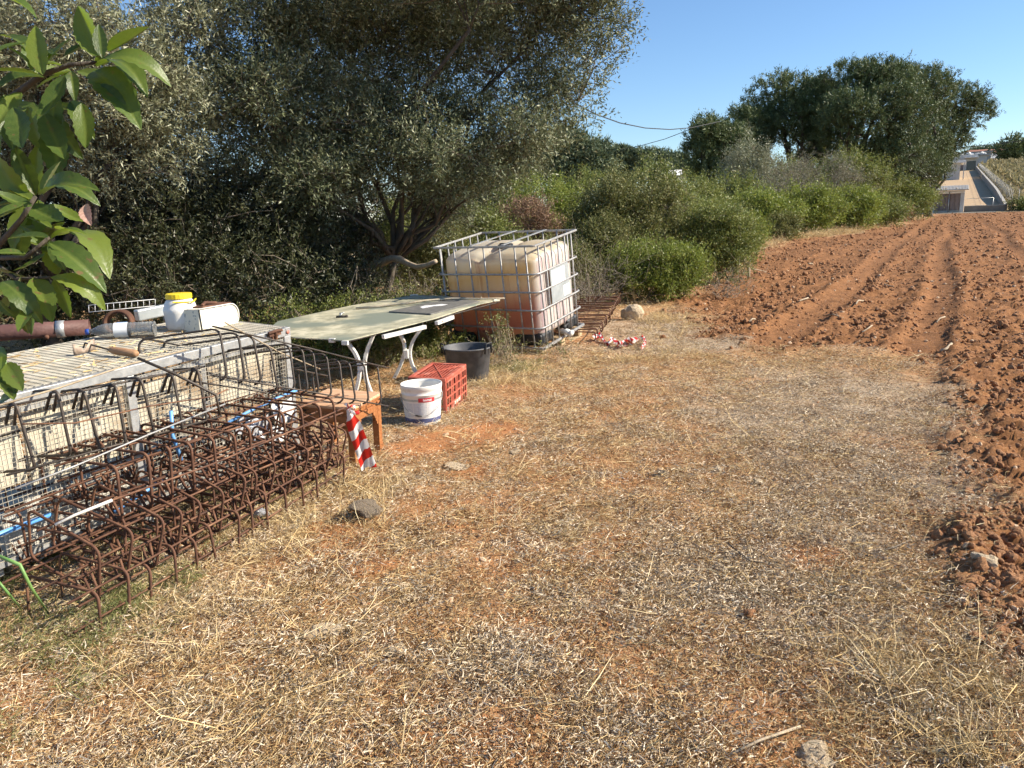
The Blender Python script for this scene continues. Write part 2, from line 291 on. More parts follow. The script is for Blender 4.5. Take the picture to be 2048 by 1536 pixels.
def bladder_mat():
    """stained amber tank: pale top, red brown where the liquid stood, drips"""
    m, n, l, b = nodes('stained_tank_plastic')
    tc = n.new('ShaderNodeTexCoord'); sp = n.new('ShaderNodeSeparateXYZ'); l.new(tc.outputs['Object'], sp.inputs[0])
    mp = n.new('ShaderNodeMapping'); mp.inputs['Scale'].default_value = (9, 9, 1.1); l.new(tc.outputs['Object'], mp.inputs[0])
    nz = n.new('ShaderNodeTexNoise'); nz.inputs['Scale'].default_value = 1.2; nz.inputs['Detail'].default_value = 6; nz.inputs['Roughness'].default_value = .6; l.new(mp.outputs[0], nz.inputs['Vector'])
    n2 = n.new('ShaderNodeTexNoise'); n2.inputs['Scale'].default_value = 1.7; n2.inputs['Detail'].default_value = 4; l.new(tc.outputs['Object'], n2.inputs['Vector'])
    # height wobble
    def math_(op, a, bb):
        k = n.new('ShaderNodeMath'); k.operation = op
        for i, q in enumerate((a, bb)):
            if isinstance(q, (int, float)): k.inputs[i].default_value = q
            else: l.new(q, k.inputs[i])
        return k.outputs[0]
    h = math_('ADD', sp.outputs[2], math_('MULTIPLY', math_('SUBTRACT', nz.outputs['Fac'], .5), .16))
    h = math_('ADD', h, math_('MULTIPLY', sp.outputs[0], -.16))
    mr = n.new('ShaderNodeMapRange'); mr.inputs[1].default_value = .15; mr.inputs[2].default_value = 1.25; l.new(h, mr.inputs[0])
    r = ramp(n, [(0, (.56, .36, .20)), (.10, (.52, .27, .18)), (.20, (.46, .18, .13)), (.36, (.52, .23, .155)), (.50, (.70, .49, .31)), (.58, (.74, .58, .36)), (.72, (.74, .53, .24)), (.82, (.80, .69, .47)), (1, (.85, .79, .66))])
    l.new(mr.outputs[0], r.inputs[0])
    # drips
    dr = n.new('ShaderNodeMapRange'); dr.inputs[1].default_value = .60; dr.inputs[2].default_value = .72; l.new(nz.outputs['Fac'], dr.inputs[0])
    mx = n.new('ShaderNodeMix'); mx.data_type = 'RGBA'; l.new(math_('MULTIPLY', dr.outputs[0], .55), mx.inputs[0]); l.new(r.outputs[0], mx.inputs[6]); mx.inputs[7].default_value = (.42, .16, .06, 1)
    # east side turns white with purple streaks
    ge = n.new('ShaderNodeNewGeometry'); vt = n.new('ShaderNodeVectorTransform'); vt.vector_type = 'NORMAL'; vt.convert_from = 'WORLD'; vt.convert_to = 'OBJECT'; l.new(ge.outputs['Normal'], vt.inputs[0])
    s3 = n.new('ShaderNodeSeparateXYZ'); l.new(vt.outputs[0], s3.inputs[0])
    e1 = n.new('ShaderNodeMapRange'); e1.inputs[1].default_value = .45; e1.inputs[2].default_value = .8; l.new(s3.outputs[0], e1.inputs[0])
    gx = n.new('ShaderNodeMapRange'); gx.inputs[1].default_value = -.12; gx.inputs[2].default_value = -.03; l.new(sp.outputs[0], gx.inputs[0])
    p = ramp(n, [(.30, (.88, .86, .80)), (.50, (.88, .84, .79)), (.58, (.60, .44, .47)), (.64, (.80, .70, .71)), (.75, (.88, .86, .82))]); l.new(nz.outputs['Fac'], p.inputs[0])
    m2 = n.new('ShaderNodeMix'); m2.data_type = 'RGBA'; l.new(math_('MULTIPLY', math_('MULTIPLY', e1.outputs[0], gx.outputs[0]), .92), m2.inputs[0]); l.new(mx.outputs[2], m2.inputs[6]); l.new(p.outputs[0], m2.inputs[7])
    l.new(m2.outputs[2], b.inputs['Base Color']); b.inputs['Roughness'].default_value = .38
    t = n.new('ShaderNodeBsdfTranslucent'); l.new(m2.outputs[2], t.inputs[0]); ms = n.new('ShaderNodeMixShader'); ms.inputs[0].default_value = .42
    l.new(b.outputs[0], ms.inputs[1]); l.new(t.outputs[0], ms.inputs[2]); l.new(ms.outputs[0], n['Material Output'].inputs[0]); return m
MT['bladder'] = bladder_mat()

def loquat_mat():
    m, n, l, b = nodes('glossy_large_leaf')
    a = n.new('ShaderNodeAttribute'); a.attribute_name = 'vein'
    oi = n.new('ShaderNodeObjectInfo')
    r = ramp(n, [(0, (.050, .085, .018)), (.5, (.085, .135, .025)), (1, (.16, .21, .035))]); l.new(oi.outputs['Random'], r.inputs[0])
    mx = n.new('ShaderNodeMix'); mx.data_type = 'RGBA'; l.new(a.outputs['Fac'], mx.inputs[0]); l.new(r.outputs[0], mx.inputs[6]); mx.inputs[7].default_value = (.15, .20, .045, 1)
    ge = n.new('ShaderNodeNewGeometry'); m3 = n.new('ShaderNodeMix'); m3.data_type = 'RGBA'; l.new(ge.outputs['Backfacing'], m3.inputs[0]); l.new(mx.outputs[2], m3.inputs[6]); m3.inputs[7].default_value = (.24, .26, .13, 1)
    tcs = n.new('ShaderNodeTexCoord'); ns = n.new('ShaderNodeTexNoise'); ns.inputs['Scale'].default_value = 9; ns.inputs['Detail'].default_value = 5; l.new(tcs.outputs['Object'], ns.inputs['Vector'])
    off = n.new('ShaderNodeVectorMath'); off.operation = 'MULTIPLY_ADD'; l.new(tcs.outputs['Object'], off.inputs[0]); off.inputs[1].default_value = (1, 1, 1); l.new(oi.outputs['Random'], off.inputs[2]); sc_ = n.new('ShaderNodeVectorMath'); sc_.operation = 'SCALE'; sc_.inputs[3].default_value = 3.0; l.new(off.outputs[0], sc_.inputs[0]); l.new(sc_.outputs[0], ns.inputs['Vector']); ns.inputs['Scale'].default_value = 3
    sp_ = n.new('ShaderNodeMapRange'); sp_.inputs[1].default_value = .64; sp_.inputs[2].default_value = .70; l.new(ns.outputs['Fac'], sp_.inputs[0])
    m5 = n.new('ShaderNodeMix'); m5.data_type = 'RGBA'; l.new(sp_.outputs[0], m5.inputs[0]); l.new(m3.outputs[2], m5.inputs[6]); m5.inputs[7].default_value = (.17, .105, .045, 1)
    l.new(m5.outputs[2], b.inputs['Base Color']); b.inputs['Roughness'].default_value = .42; b.inputs['Specular IOR Level'].default_value = .5
    t = n.new('ShaderNodeBsdfTranslucent'); m4 = n.new('ShaderNodeMix'); m4.data_type = 'RGBA'; m4.blend_type = 'MULTIPLY'; m4.inputs[0].default_value = 1; l.new(mx.outputs[2], m4.inputs[6]); m4.inputs[7].default_value = (1.7, 1.8, .6, 1); l.new(m4.outputs[2], t.inputs[0])
    ms = n.new('ShaderNodeMixShader'); ms.inputs[0].default_value = .38; l.new(b.outputs[0], ms.inputs[1]); l.new(t.outputs[0], ms.inputs[2]); l.new(ms.outputs[0], n['Material Output'].inputs[0])
    tc = n.new('ShaderNodeTexCoord'); nz = n.new('ShaderNodeTexNoise'); nz.inputs['Scale'].default_value = 30; l.new(tc.outputs['Object'], nz.inputs['Vector'])
    bp = n.new('ShaderNodeBump'); bp.inputs['Strength'].default_value = .15; bp.inputs['Distance'].default_value = .01; l.new(nz.outputs['Fac'], bp.inputs['Height']); l.new(bp.outputs[0], b.inputs['Normal'])
    return m
MT['loquat'] = loquat_mat()
MT['dryleaf'] = pm('withered_leaf', [(.3, (.42, .22, .17)), (.7, (.62, .42, .32))], 12, .7)

def ground_mat():
    m, n, l, b = nodes('red_earth_ground')
    tc = n.new('ShaderNodeTexCoord'); ob = tc.outputs['Object']
    def noise(s, d=8, r=.65):
        k = n.new('ShaderNodeTexNoise'); k.inputs['Scale'].default_value = s; k.inputs['Detail'].default_value = d; k.inputs['Roughness'].default_value = r; l.new(ob, k.inputs['Vector']); return k.outputs['Fac']
    def attr(a):
        k = n.new('ShaderNodeAttribute'); k.attribute_name = a; return k.outputs['Fac']
    def mix(f, a, bb):
        k = n.new('ShaderNodeMix'); k.data_type = 'RGBA'; l.new(f, k.inputs[0])
        for i, q in ((6, a), (7, bb)):
            if isinstance(q, tuple): k.inputs[i].default_value = (*q, 1)
            else: l.new(q, k.inputs[i])
        return k.outputs[2]
    n1 = noise(1.3, 10); n2 = noise(26, 8, .75); n3 = noise(.12, 4)
    soil = ramp(n, [(.25, (.125, .052, .021)), (.42, (.21, .094, .038)), (.58, (.30, .145, .060)), (.78, (.48, .28, .14))]); l.new(n2, soil.inputs[0])
    dry = ramp(n, [(.25, (.20, .10, .045)), (.42, (.37, .195, .085)), (.55, (.50, .305, .155)), (.75, (.64, .46, .27))]); l.new(n2, dry.inputs[0])
    bare = ramp(n, [(.28, (.33, .13, .045)), (.5, (.47, .21, .085)), (.75, (.58, .31, .15))]); l.new(n2, bare.inputs[0])
    grey = ramp(n, [(.28, (.24, .165, .10)), (.5, (.45, .345, .235)), (.75, (.64, .55, .42))]); l.new(n2, grey.inputs[0])
    yard = ramp(n, [(.3, (.42, .29, .17)), (.7, (.50, .37, .235))]); l.new(n1, yard.inputs[0])
    far = ramp(n, [(.3, (.24, .19, .10)), (.7, (.40, .31, .18))]); l.new(n3, far.inputs[0])
    c = mix(attr('grey'), dry.outputs[0], grey.outputs[0]); c = mix(attr('bare'), c, bare.outputs[0])
    dk = ramp(n, [(.35, (.62, .60, .58)), (.55, (1.05, 1.05, 1.05)), (.7, (1.3, 1.28, 1.22))]); l.new(noise(4.5, 8, .7), dk.inputs[0])
    k = n.new('ShaderNodeMix'); k.data_type = 'RGBA'; k.blend_type = 'MULTIPLY'; k.inputs[0].default_value = .8; l.new(soil.outputs[0], k.inputs[6]); l.new(dk.outputs[0], k.inputs[7])
    c = mix(attr('plow'), c, k.outputs[2])
    c = mix(attr('far'), c, far.outputs[0]); c = mix(attr('yard'), c, yard.outputs[0])
    l.new(c, b.inputs['Base Color']); b.inputs['Roughness'].default_value = .95; b.inputs['Specular IOR Level'].default_value = .15
    bp = n.new('ShaderNodeBump'); bp.inputs['Strength'].default_value = .9; bp.inputs['Distance'].default_value = .012; l.new(noise(60, 6, .8), bp.inputs['Height']); l.new(bp.outputs[0], b.inputs['Normal'])
    return m

# ================================================================== GROUND
E_AX = ray(1909, 400)[:2]; E_AX = E_AX/np.linalg.norm(E_AX); L_AX = np.array([E_AX[1], -E_AX[0]])
def LQ(x, y): return x*L_AX[0]+y*L_AX[1], x*E_AX[0]+y*E_AX[1]
Q0 = 101.0
pl_px = [(1335, 602), (1385, 640), (1430, 676), (1500, 700), (1570, 712), (1700, 702), (1790, 712), (1850, 745), (1885, 800), (1895, 870), (1935, 960), (1958, 1080), (1985, 1200), (2060, 1340), (2300, 1900)]
PLOW = [at(*p)[:2] for p in pl_px]+[np.array([4, -6.]), np.array([80, -6.]), np.array([100, 40.])]
PLOW += [E_AX*99.2+L_AX*70, E_AX*99.2+L_AX*(-1.6)]+[at(*p)[:2] for p in [(1850, 434), (1790, 450), (1700, 468), (1570, 484), (1510, 508), (1430, 552), (1370, 590)]]
PLOW = np.array(PLOW)
def sdist(x, y, P):
    d = np.full(x.shape, 1e9); inside = np.zeros(x.shape, bool); n = len(P)
    for i in range(n):
        a = P[i]; b = P[(i+1) % n]; e = b-a; wx = x-a[0]; wy = y-a[1]
        t = np.clip((wx*e[0]+wy*e[1])/(e@e), 0, 1); d = np.minimum(d, np.hypot(wx-e[0]*t, wy-e[1]*t))
        c = ((a[1] > y) != (b[1] > y)) & (x < (b[0]-a[0])*(y-a[1])/(b[1]-a[1]+1e-12)+a[0]); inside ^= c
    return np.where(inside, d, -d)
BARE = [(900, 880, .38, 1), (980, 860, .25, 1), (830, 900, .28, 1), (690, 1090, .22, 1), (640, 1060, .18, 1), (1250, 1090, .16, .8), (1240, 960, .2, .7), (2000, 1130, .3, .8), (940, 940, .14, .9), (740, 1130, .16, .8), (1400, 860, .2, .5), (1060, 1230, .14, .8), (760, 1350, .12, .7), (1640, 1120, .14, .7), (1500, 1500, .1, .6)]
BARE = [(at(x, y)[0], at(x, y)[1], r, s) for x, y, r, s in BARE]
GREY = [(1720, 850, 1.3), (1650, 780, 1.0), (1780, 960, .8), (1500, 850, .5), (1500, 1180, .55), (1700, 1060, .45), (1380, 1130, .4), (1600, 1300, .35), (1000, 1330, .3), (1250, 1250, .35)]
GREY = [(at(x, y)[0], at(x, y)[1], r) for x, y, r in GREY]
def masks(x, y):
    s, q = LQ(x, y); nz = fbm(x*1.7, y*1.7, 4, 3)
    sd_ = sdist(x, y, PLOW); wd = np.clip(.16+.02*np.hypot(x, y), .16, .8)
    plow = sstep(-wd, wd, sd_+nz*wd*1.6)
    bare = sstep(.22, .55, fbm(x*1.1+7, y*1.1+3, 4, 11))*.55
    for bx, by, r, st in BARE: bare = np.maximum(bare, st*(1-sstep(.5*r, 1.25*r, np.hypot(x-bx, y-by)+nz*.12)))
    grey = sstep(.10, .5, fbm(x*.6+2, y*.6+9, 4, 23))*.8
    for bx, by, r in GREY: grey = np.maximum(grey, .85*(1-sstep(.4*r, 1.3*r, np.hypot(x-bx, y-by)+nz*.3)))
    yard = sstep(Q0-.4, Q0+.4, q)*sstep(-6.5, -6.1, s)*(1-sstep(4.8, 5.0, s))*(1-sstep(278, 290, q))
    far = np.clip(sstep(99.0, 101, q)+sstep(-1, -9, sd_)*sstep(14, 22, np.hypot(x, y)), 0, 1)
    return plow, bare*(1-plow), grey*(1-bare), yard, far, sd_
TR = [(-1.55, .26, .045), (-.12, .24, .045), (1.75, .24, .05), (3.6, .26, .05), (6.2, .3, .05), (9.0, .3, .05)]
def height(x, y, M_=None, fine=True):
    if M_ is None: M_ = masks(x, y)
    plow, bare, grey, yard, far, sd_ = M_
    s, q = LQ(x, y); r = np.hypot(x, y)
    z = fbm(x*.35, y*.35, 3, 5)*.035*np.clip((r-1)/4, 0, 1)*(1-np.exp(-((x+1.2)**2+(y-4.4)**2)/9))
    sw = s+fbm(x*.15, y*.15, 2, 41)*.25
    amp = sstep(-.6, .5, fbm(x*.5, y*.5, 3, 61)); ridge = .012*np.sin(sw*2*math.pi/.62+fbm(x*.8, y*.8, 2, 62)*2.5)*amp+.018*np.sin(sw*2*math.pi/1.9+1)
    flat = np.zeros_like(s)
    for c, w, d in TR:
        k = np.exp(-((sw-c)/w)**4); flat = np.maximum(flat, k); ridge = ridge-d*k*1.0+.025*np.exp(-((np.abs(sw-c)-w*1.25)/.10)**2)
    z = z+plow*(ridge+.02)
    if fine:
        cl = fbm(x*5.5, y*5.5, 5, 71, .6); cl2 = fbm(x*17, y*17, 3, 77, .6)
        z = z+plow*(1-.75*flat)*(.075*np.maximum(cl, -.15)+.045*cl2)*np.clip(1.25-r/90, .2, 1)
        z = z+(1-plow)*(.008*cl+.005*cl2)*(1-np.clip((r-30)/30, 0, 1))
    z = z-plow*.02*sstep(0, .4, sd_)
    z = z+.10*np.exp(-((x-.35)**2+(y-9.2)**2)/.35)
    ramp_ = np.where(q > Q0, np.minimum(q-Q0, 520)*.056, 0)
    ramp_ = ramp_*sstep(-60, -15, s) if np.ndim(s) else ramp_
    return z*(1-sstep(85, 99, q)*.8)+ramp_
def H1(x, y): return float(height(np.array([float(x)]), np.array([float(y)]))[0])
a_f = np.linspace(-38, 38, 440)
ang = np.radians(np.concatenate([np.linspace(-180, -42, 44), a_f, np.linspace(42, 180, 44)[:-1]]))
rr = [.25, .5, .8]
while rr[-1] < 1.25: rr.append(rr[-1]*1.09)
while rr[-1] < 45: rr.append(rr[-1]*1.0092)
while rr[-1] < 2600: rr.append(rr[-1]*1.03)
rr = np.array(rr); A, Rr = np.meshgrid(ang, rr); GX = (Rr*np.sin(A)).ravel(); GY = (Rr*np.cos(A)).ravel()
GM = masks(GX, GY); GZ = height(GX, GY, GM)
na, nr = len(ang), len(rr); I = np.arange(nr*na).reshape(nr, na); J = np.roll(I, -1, axis=1)
Fg = np.stack([I[:-1].ravel(), I[1:].ravel(), J[1:].ravel(), J[:-1].ravel()], 1)
cz = len(GX); Vg = np.stack([GX, GY, GZ], 1)
me = np_mesh('ground', Vg, Fg, True, {'plow': GM[0], 'bare': GM[1], 'grey': GM[2], 'yard': GM[3], 'far': GM[4]})
ground = link('ground', me, ground_mat()); ground['kind'] = 'structure'
bm_ = MB(); bm_.lathe([(.27, -.02), (.0001, -.02)], 24, cap0=False); bm_.build('ground_patch', MT['brownlitter'])['kind'] = 'structure'

# ================================================================== scattered ground cover (geometry nodes)
def proto(name, me, mat):
    o = bpy.data.objects.new(name, me); me.materials.append(mat); return o     # never linked: only a source shape
def scatter(name, P, rot, scl, idx, protos):
    n_ = len(P); me = bpy.data.meshes.new(name); me.vertices.add(n_); me.vertices.foreach_set('co', np.ascontiguousarray(P, dtype=np.float32).ravel())
    a = me.attributes.new('rot', 'FLOAT_VECTOR', 'POINT'); a.data.foreach_set('vector', np.ascontiguousarray(rot, dtype=np.float32).ravel())
    a = me.attributes.new('scl', 'FLOAT', 'POINT'); a.data.foreach_set('value', np.ascontiguousarray(scl, dtype=np.float32))
    a = me.attributes.new('idx', 'INT', 'POINT'); a.data.foreach_set('value', np.ascontiguousarray(idx, dtype=np.int32))
    o = bpy.data.objects.new(name, me); COL.objects.link(o)
    ng = bpy.data.node_groups.new(name, 'GeometryNodeTree'); ng.interface.new_socket('Geometry', in_out='INPUT', socket_type='NodeSocketGeometry'); ng.interface.new_socket('Geometry', in_out='OUTPUT', socket_type='NodeSocketGeometry')
    N = ng.nodes; Lk = ng.links; gi = N.new('NodeGroupInput'); go = N.new('NodeGroupOutput')
    g2i = N.new('GeometryNodeGeometryToInstance')
    for p in reversed(protos):
        oi = N.new('GeometryNodeObjectInfo'); oi.inputs['Object'].default_value = p; Lk.new(oi.outputs['Geometry'], g2i.inputs[0])
    iop = N.new('GeometryNodeInstanceOnPoints'); iop.inputs['Pick Instance'].default_value = True
    Lk.new(gi.outputs[0], iop.inputs['Points']); Lk.new(g2i.outputs[0], iop.inputs['Instance'])
    def na_(nm, ty):
        k = N.new('GeometryNodeInputNamedAttribute'); k.data_type = ty; k.inputs['Name'].default_value = nm
        return [s for s in k.outputs if s.enabled and s.name == 'Attribute'][0]
    e2r = N.new('FunctionNodeEulerToRotation'); Lk.new(na_('rot', 'FLOAT_VECTOR'), e2r.inputs[0]); Lk.new(e2r.outputs[0], iop.inputs['Rotation'])
    Lk.new(na_('scl', 'FLOAT'), iop.inputs['Scale']); Lk.new(na_('idx', 'INT'), iop.inputs['Instance Index'])
    Lk.new(iop.outputs[0], go.inputs[0])
    md = o.modifiers.new('scatter', 'NODES'); md.node_group = ng; o['kind'] = 'stuff'; return o
def blades(rng, n, R, L, W, up, curl, r0=0.0, rnd=(0, 1)):
    """n bent blades: two quads each"""
    a = rng.uniform(0, 2*np.pi, n); rad = R*np.sqrt(rng.uniform(0, 1, n)); p = np.stack([rad*np.cos(a), rad*np.sin(a), rng.uniform(0, r0, n)], 1)
    b = rng.uniform(0, 2*np.pi, n); el = np.abs(rng.normal(up, .25, n)); d = np.stack([np.cos(b)*np.cos(el), np.sin(b)*np.cos(el), np.sin(el)], 1)
    Ln = rng.uniform(L[0], L[1], n)[:, None]; w = rng.uniform(W[0], W[1], n)[:, None]
    side = np.cross(d, rng.normal(0, 1, (n, 3))); side /= np.linalg.norm(side, axis=1)[:, None]
    bend = rng.normal(0, curl, (n, 3)); bend[:, 2] -= .15
    m = p+d*Ln*.5; t = p+d*Ln+bend*Ln; t[:, 2] = np.maximum(t[:, 2], .001); m[:, 2] = np.maximum(m[:, 2], .002)
    V = np.stack([p-side*w*.5, p+side*w*.5, m-side*w*.5, m+side*w*.5, t-side*w*.2, t+side*w*.2], 1).reshape(-1, 3)
    i = np.arange(n)[:, None]*6; Fq = np.concatenate([i+np.array([0, 1, 3, 2]), i+np.array([2, 3, 5, 4])], 0)
    return V, Fq, np.repeat(rng.uniform(rnd[0], rnd[1], n), 6)
def tuft(name, seed, mat, *a, **k):
    rng = np.random.default_rng(seed); V, Fq, rv = blades(rng, *a, **k); return proto(name, np_mesh(name, V, Fq, False, {'rnd': rv}), mat)
def lump(name, seed, mat, sub=2, rough_=.35, flat=.75):
    rng = np.random.default_rng(seed); bm = bmesh.new(); bmesh.ops.create_icosphere(bm, subdivisions=sub, radius=1.0)
    ks = rng.normal(0, 1, (7, 3)); ph = rng.uniform(0, 6, 7)
    for v in bm.verts:
        c = np.array(v.co); d = 1+rough_*sum(math.sin(ks[i]@c*1.8+ph[i]) for i in range(7))/3.2+rng.normal(0, rough_*.12)
        v.co = Vector(c*d); v.co.z *= flat
    me = bpy.data.meshes.new(name); bm.to_mesh(me); bm.free(); return me
RNG = np.random.default_rng(5)
def fan(n, r0, r1, a0, a1, p=1.0):
    u = RNG.uniform(0, 1, n); r = (r0**p+(r1**p-r0**p)*u)**(1/p) if p else r0*(r1/r0)**u
    a = np.radians(RNG.uniform(a0, a1, n)); return r*np.sin(a), r*np.cos(a)
def place(x, y, dz=0., tilt=.15, s=(.7, 1.3)):
    n = len(x); M_ = masks(x, y); z = height(x, y, M_)+dz
    r = np.stack([RNG.normal(0, tilt, n), RNG.normal(0, tilt, n), RNG.uniform(0, 6.28, n)], 1)
    return np.stack([x, y, z], 1), r, RNG.uniform(s[0], s[1], n), M_
# blades: gold straw, grey crumbs, brown litter
straws = [tuft('straw_tuft', 100+i, MT['straw'], 60, .15, (.015, .070), (.0010, .0022), .05, .25) for i in range(5)]
greys = [tuft('litter_tuft', 200+i, MT['greylitter'], 120, .13, (.006, .024), (.0014, .0034), .12, .35, .006) for i in range(4)]
browns = [tuft('brown_tuft', 300+i, MT['brownlitter'], 90, .13, (.006, .028), (.0014, .0032), .12, .35, .004) for i in range(3)]
def keep(arrs, m): return [a[m] for a in arrs]
x, y = fan(11000, 1.5, 17, -38, 40, .55)
P, r_, s_, M_ = place(x, y, .002); pr = (1-M_[0])*(1-.85*M_[1])*(1-.45*M_[2])*np.clip(.55+.75*fbm(x*2.2, y*2.2, 3, 91), .1, 1)
k = RNG.uniform(0, 1, len(x)) < pr; s_ = s_*np.clip(.8+np.hypot(x, y)*.05, .85, 1.5)
P, r_, s_ = keep((P, r_, s_), k); gm_ = at(1195, 650); k = np.hypot(P[:, 0]-gm_[0], (P[:, 1]-gm_[1])*.3) > .5; P, r_, s_ = keep((P, r_, s_), k); scatter('dry_straw', P, r_, s_, RNG.integers(0, 5, len(P)), straws)
x, y = fan(13500, 1.5, 15, -38, 40, .5)
P, r_, s_, M_ = place(x, y, .001); pr = (1-M_[0])*(1-.9*M_[1])*(.50+.5*M_[2])
k = RNG.uniform(0, 1, len(x)) < pr; P, r_, s_ = keep((P, r_, s_), k); scatter('grey_leaf_litter', P, r_, s_*1.05, RNG.integers(0, 4, len(P)), greys)
x, y = fan(8000, 1.5, 15, -38, 40, .5)
P, r_, s_, M_ = place(x, y, .001); pr = (1-M_[0])*(1-.75*M_[1])
k = RNG.uniform(0, 1, len(x)) < pr*.9; P, r_, s_ = keep((P, r_, s_), k); scatter('brown_leaf_litter', P, r_, s_, RNG.integers(0, 3, len(P)), browns)
longs = [tuft('long_straw_tuft', 350+i, MT['straw'], 7, .12, (.10, .30), (.0014, .0028), .05, .14, rnd=(.35, 1)) for i in range(4)]
x, y = fan(950, 1.5, 13, -36, 34, .6)
P, r_, s_, M_ = place(x, y, .006); k = RNG.uniform(0, 1, len(x)) < (1-M_[0])*(1-.6*M_[1])*np.clip(.4+fbm(x*1.3, y*1.3, 3, 97), .05, 1)
P, r_, s_ = keep((P, r_, s_), k); scatter('long_dry_stalks', P, r_, s_, RNG.integers(0, 4, len(P)), longs)
# taller standing dead grass: lower right corner, field margin, foot of the scrub
stand = [tuft('grass_tuft', 400+i, MT['straw'], 40, .08, (.05, .16), (.0012, .0026), .75, .3, rnd=(.35, 1)) for i in range(4)]
xs, ys = [], []
for (px, py, rad_, cnt) in [(1980, 1440, .20, 34), (1870, 1400, .14, 12), (560, 1080, .18, 16), (620, 1010, .2, 22), (420, 1180, .22, 14), (330, 1300, .2, 8), (960, 760, .3, 40), (1050, 740, .4, 60), (1360, 650, .7, 70), (1290, 780, .5, 16), (1130, 830, .3, 8), (820, 980, .3, 3), (1000, 1010, .3, 3), (520, 990, .3, 20), (720, 950, .2, 8), (1300, 715, .3, 20)]:
    c = at(px, py); xs += list(RNG.normal(c[0], rad_, cnt)); ys += list(RNG.normal(c[1], rad_, cnt))
x, y = fan(90, 2, 16, -25, 24, .8); xs += list(x); ys += list(y)
for (a_, b_) in [((1345, 602), (1560, 483)), ((1560, 483), (1700, 468)), ((1700, 468), (1850, 436))]:
    A_, B_ = at(*a_), at(*b_)
    for t in RNG.uniform(0, 1, 260): q_ = A_+(B_-A_)*t; xs.append(q_[0]+RNG.normal(-.5, .55)); ys.append(q_[1]+RNG.normal(.1, .5))
xs = np.array(xs); ys = np.array(ys); P, r_, s_, M_ = place(xs, ys, 0, .12); s_ = s_*np.clip(np.hypot(xs, ys)/9, .9, 2.6)
gm_ = at(1195, 650); k = (M_[0] < .5) & (np.hypot((xs-gm_[0])*1.0, (ys-gm_[1])*.35) > .55); P, r_, s_ = keep((P, r_, s_), k); scatter('standing_dead_grass', P, r_, s_, RNG.integers(0, 4, len(P)), stand)
# green weeds at the near corner of the rebar
weeds = [tuft('weed_tuft', 500+i, MT['weed'], 90, .07, (.012, .035), (.001, .0022), .6, .4, .05) for i in range(3)]
xs, ys = [], []
for (px, py, rad_, cnt) in [(230, 1220, .08, 26), (300, 1180, .08, 14), (60, 1280, .14, 20), (150, 1330, .12, 10), (30, 1180, .10, 10), (240, 1110, .3, 26), (400, 1050, .3, 20), (20, 1420, .2, 6), (1040, 740, .15, 25), (980, 740, .1, 12)]:
    c = at(px, py); xs += list(RNG.normal(c[0], rad_, cnt)); ys += list(RNG.normal(c[1], rad_, cnt))
xs = np.array(xs); ys = np.array(ys); P, r_, s_, M_ = place(xs, ys, 0, .2); scatter('low_green_weeds', P, r_, s_, RNG.integers(0, 3, len(P)), weeds)
# clods and pebbles
clods = [proto('clod', lump('clod', 600+i, None, 2, .42, .72), MT['clod']) for i in range(5)]
x, y = fan(100000, 2.0, 98, -8, 42, .22)
P, r_, s_, M_ = place(x, y, 0, .6); sw_, _q = LQ(x, y); fl = np.zeros_like(x)
for c, w, d in TR: fl = np.maximum(fl, np.exp(-((sw_-c)/w)**4))
k = RNG.uniform(0, 1, len(x)) < M_[0]*(1-.7*fl)*np.clip(.6+fbm(x*1.1, y*1.1, 3, 55), .15, 1)
P, r_, s_ = keep((P, r_, s_), k); s_ = .006+.036*RNG.uniform(0, 1, len(P))**8+.006*s_; s_ *= np.clip(.8+np.hypot(P[:, 0], P[:, 1])/45, .8, 2.0)
s_ = np.minimum(s_, .016+.0022*np.hypot(P[:, 0], P[:, 1])); scatter('soil_clods', P, r_, s_, RNG.integers(0, 5, len(P)), clods)
pebs = [proto('pebble', lump('pebble', 700+i, None, 1, .3, .7), MT['pebble']) for i in range(4)]
x, y = fan(7500, 1.6, 40, -36, 40, .35)
P, r_, s_, M_ = place(x, y, .002, .6); k = RNG.uniform(0, 1, len(x)) < .35+.55*M_[1]+.5*M_[0]
P, r_, s_ = keep((P, r_, s_), k); s_ = .0030+.017*RNG.uniform(0, 1, len(P))**4; s_ *= np.clip(.8+np.hypot(P[:, 0], P[:, 1])/12, .9, 2.2)
scatter('pebbles', P, r_, s_, RNG.integers(0, 4, len(P)), pebs)
clumpsoil = [proto('bare_crumb', lump('bare_crumb', 720+i, None, 1, .35, .6), pm('orange_crumb', [(.25, (.34, .13, .045)), (.75, (.52, .27, .12))], 5, .95)) for i in range(2)]
x, y = fan(14000, 1.6, 12, -36, 36, .4)
P, r_, s_, M_ = place(x, y, 0, .6); k = RNG.uniform(0, 1, len(x)) < (.25+M_[1])*(1-M_[0])
P, r_, s_ = keep((P, r_, s_), k); s_ = .003+.010*RNG.uniform(0, 1, len(P))**3; scatter('earth_crumbs', P, r_, s_, RNG.integers(0, 2, len(P)), clumpsoil)

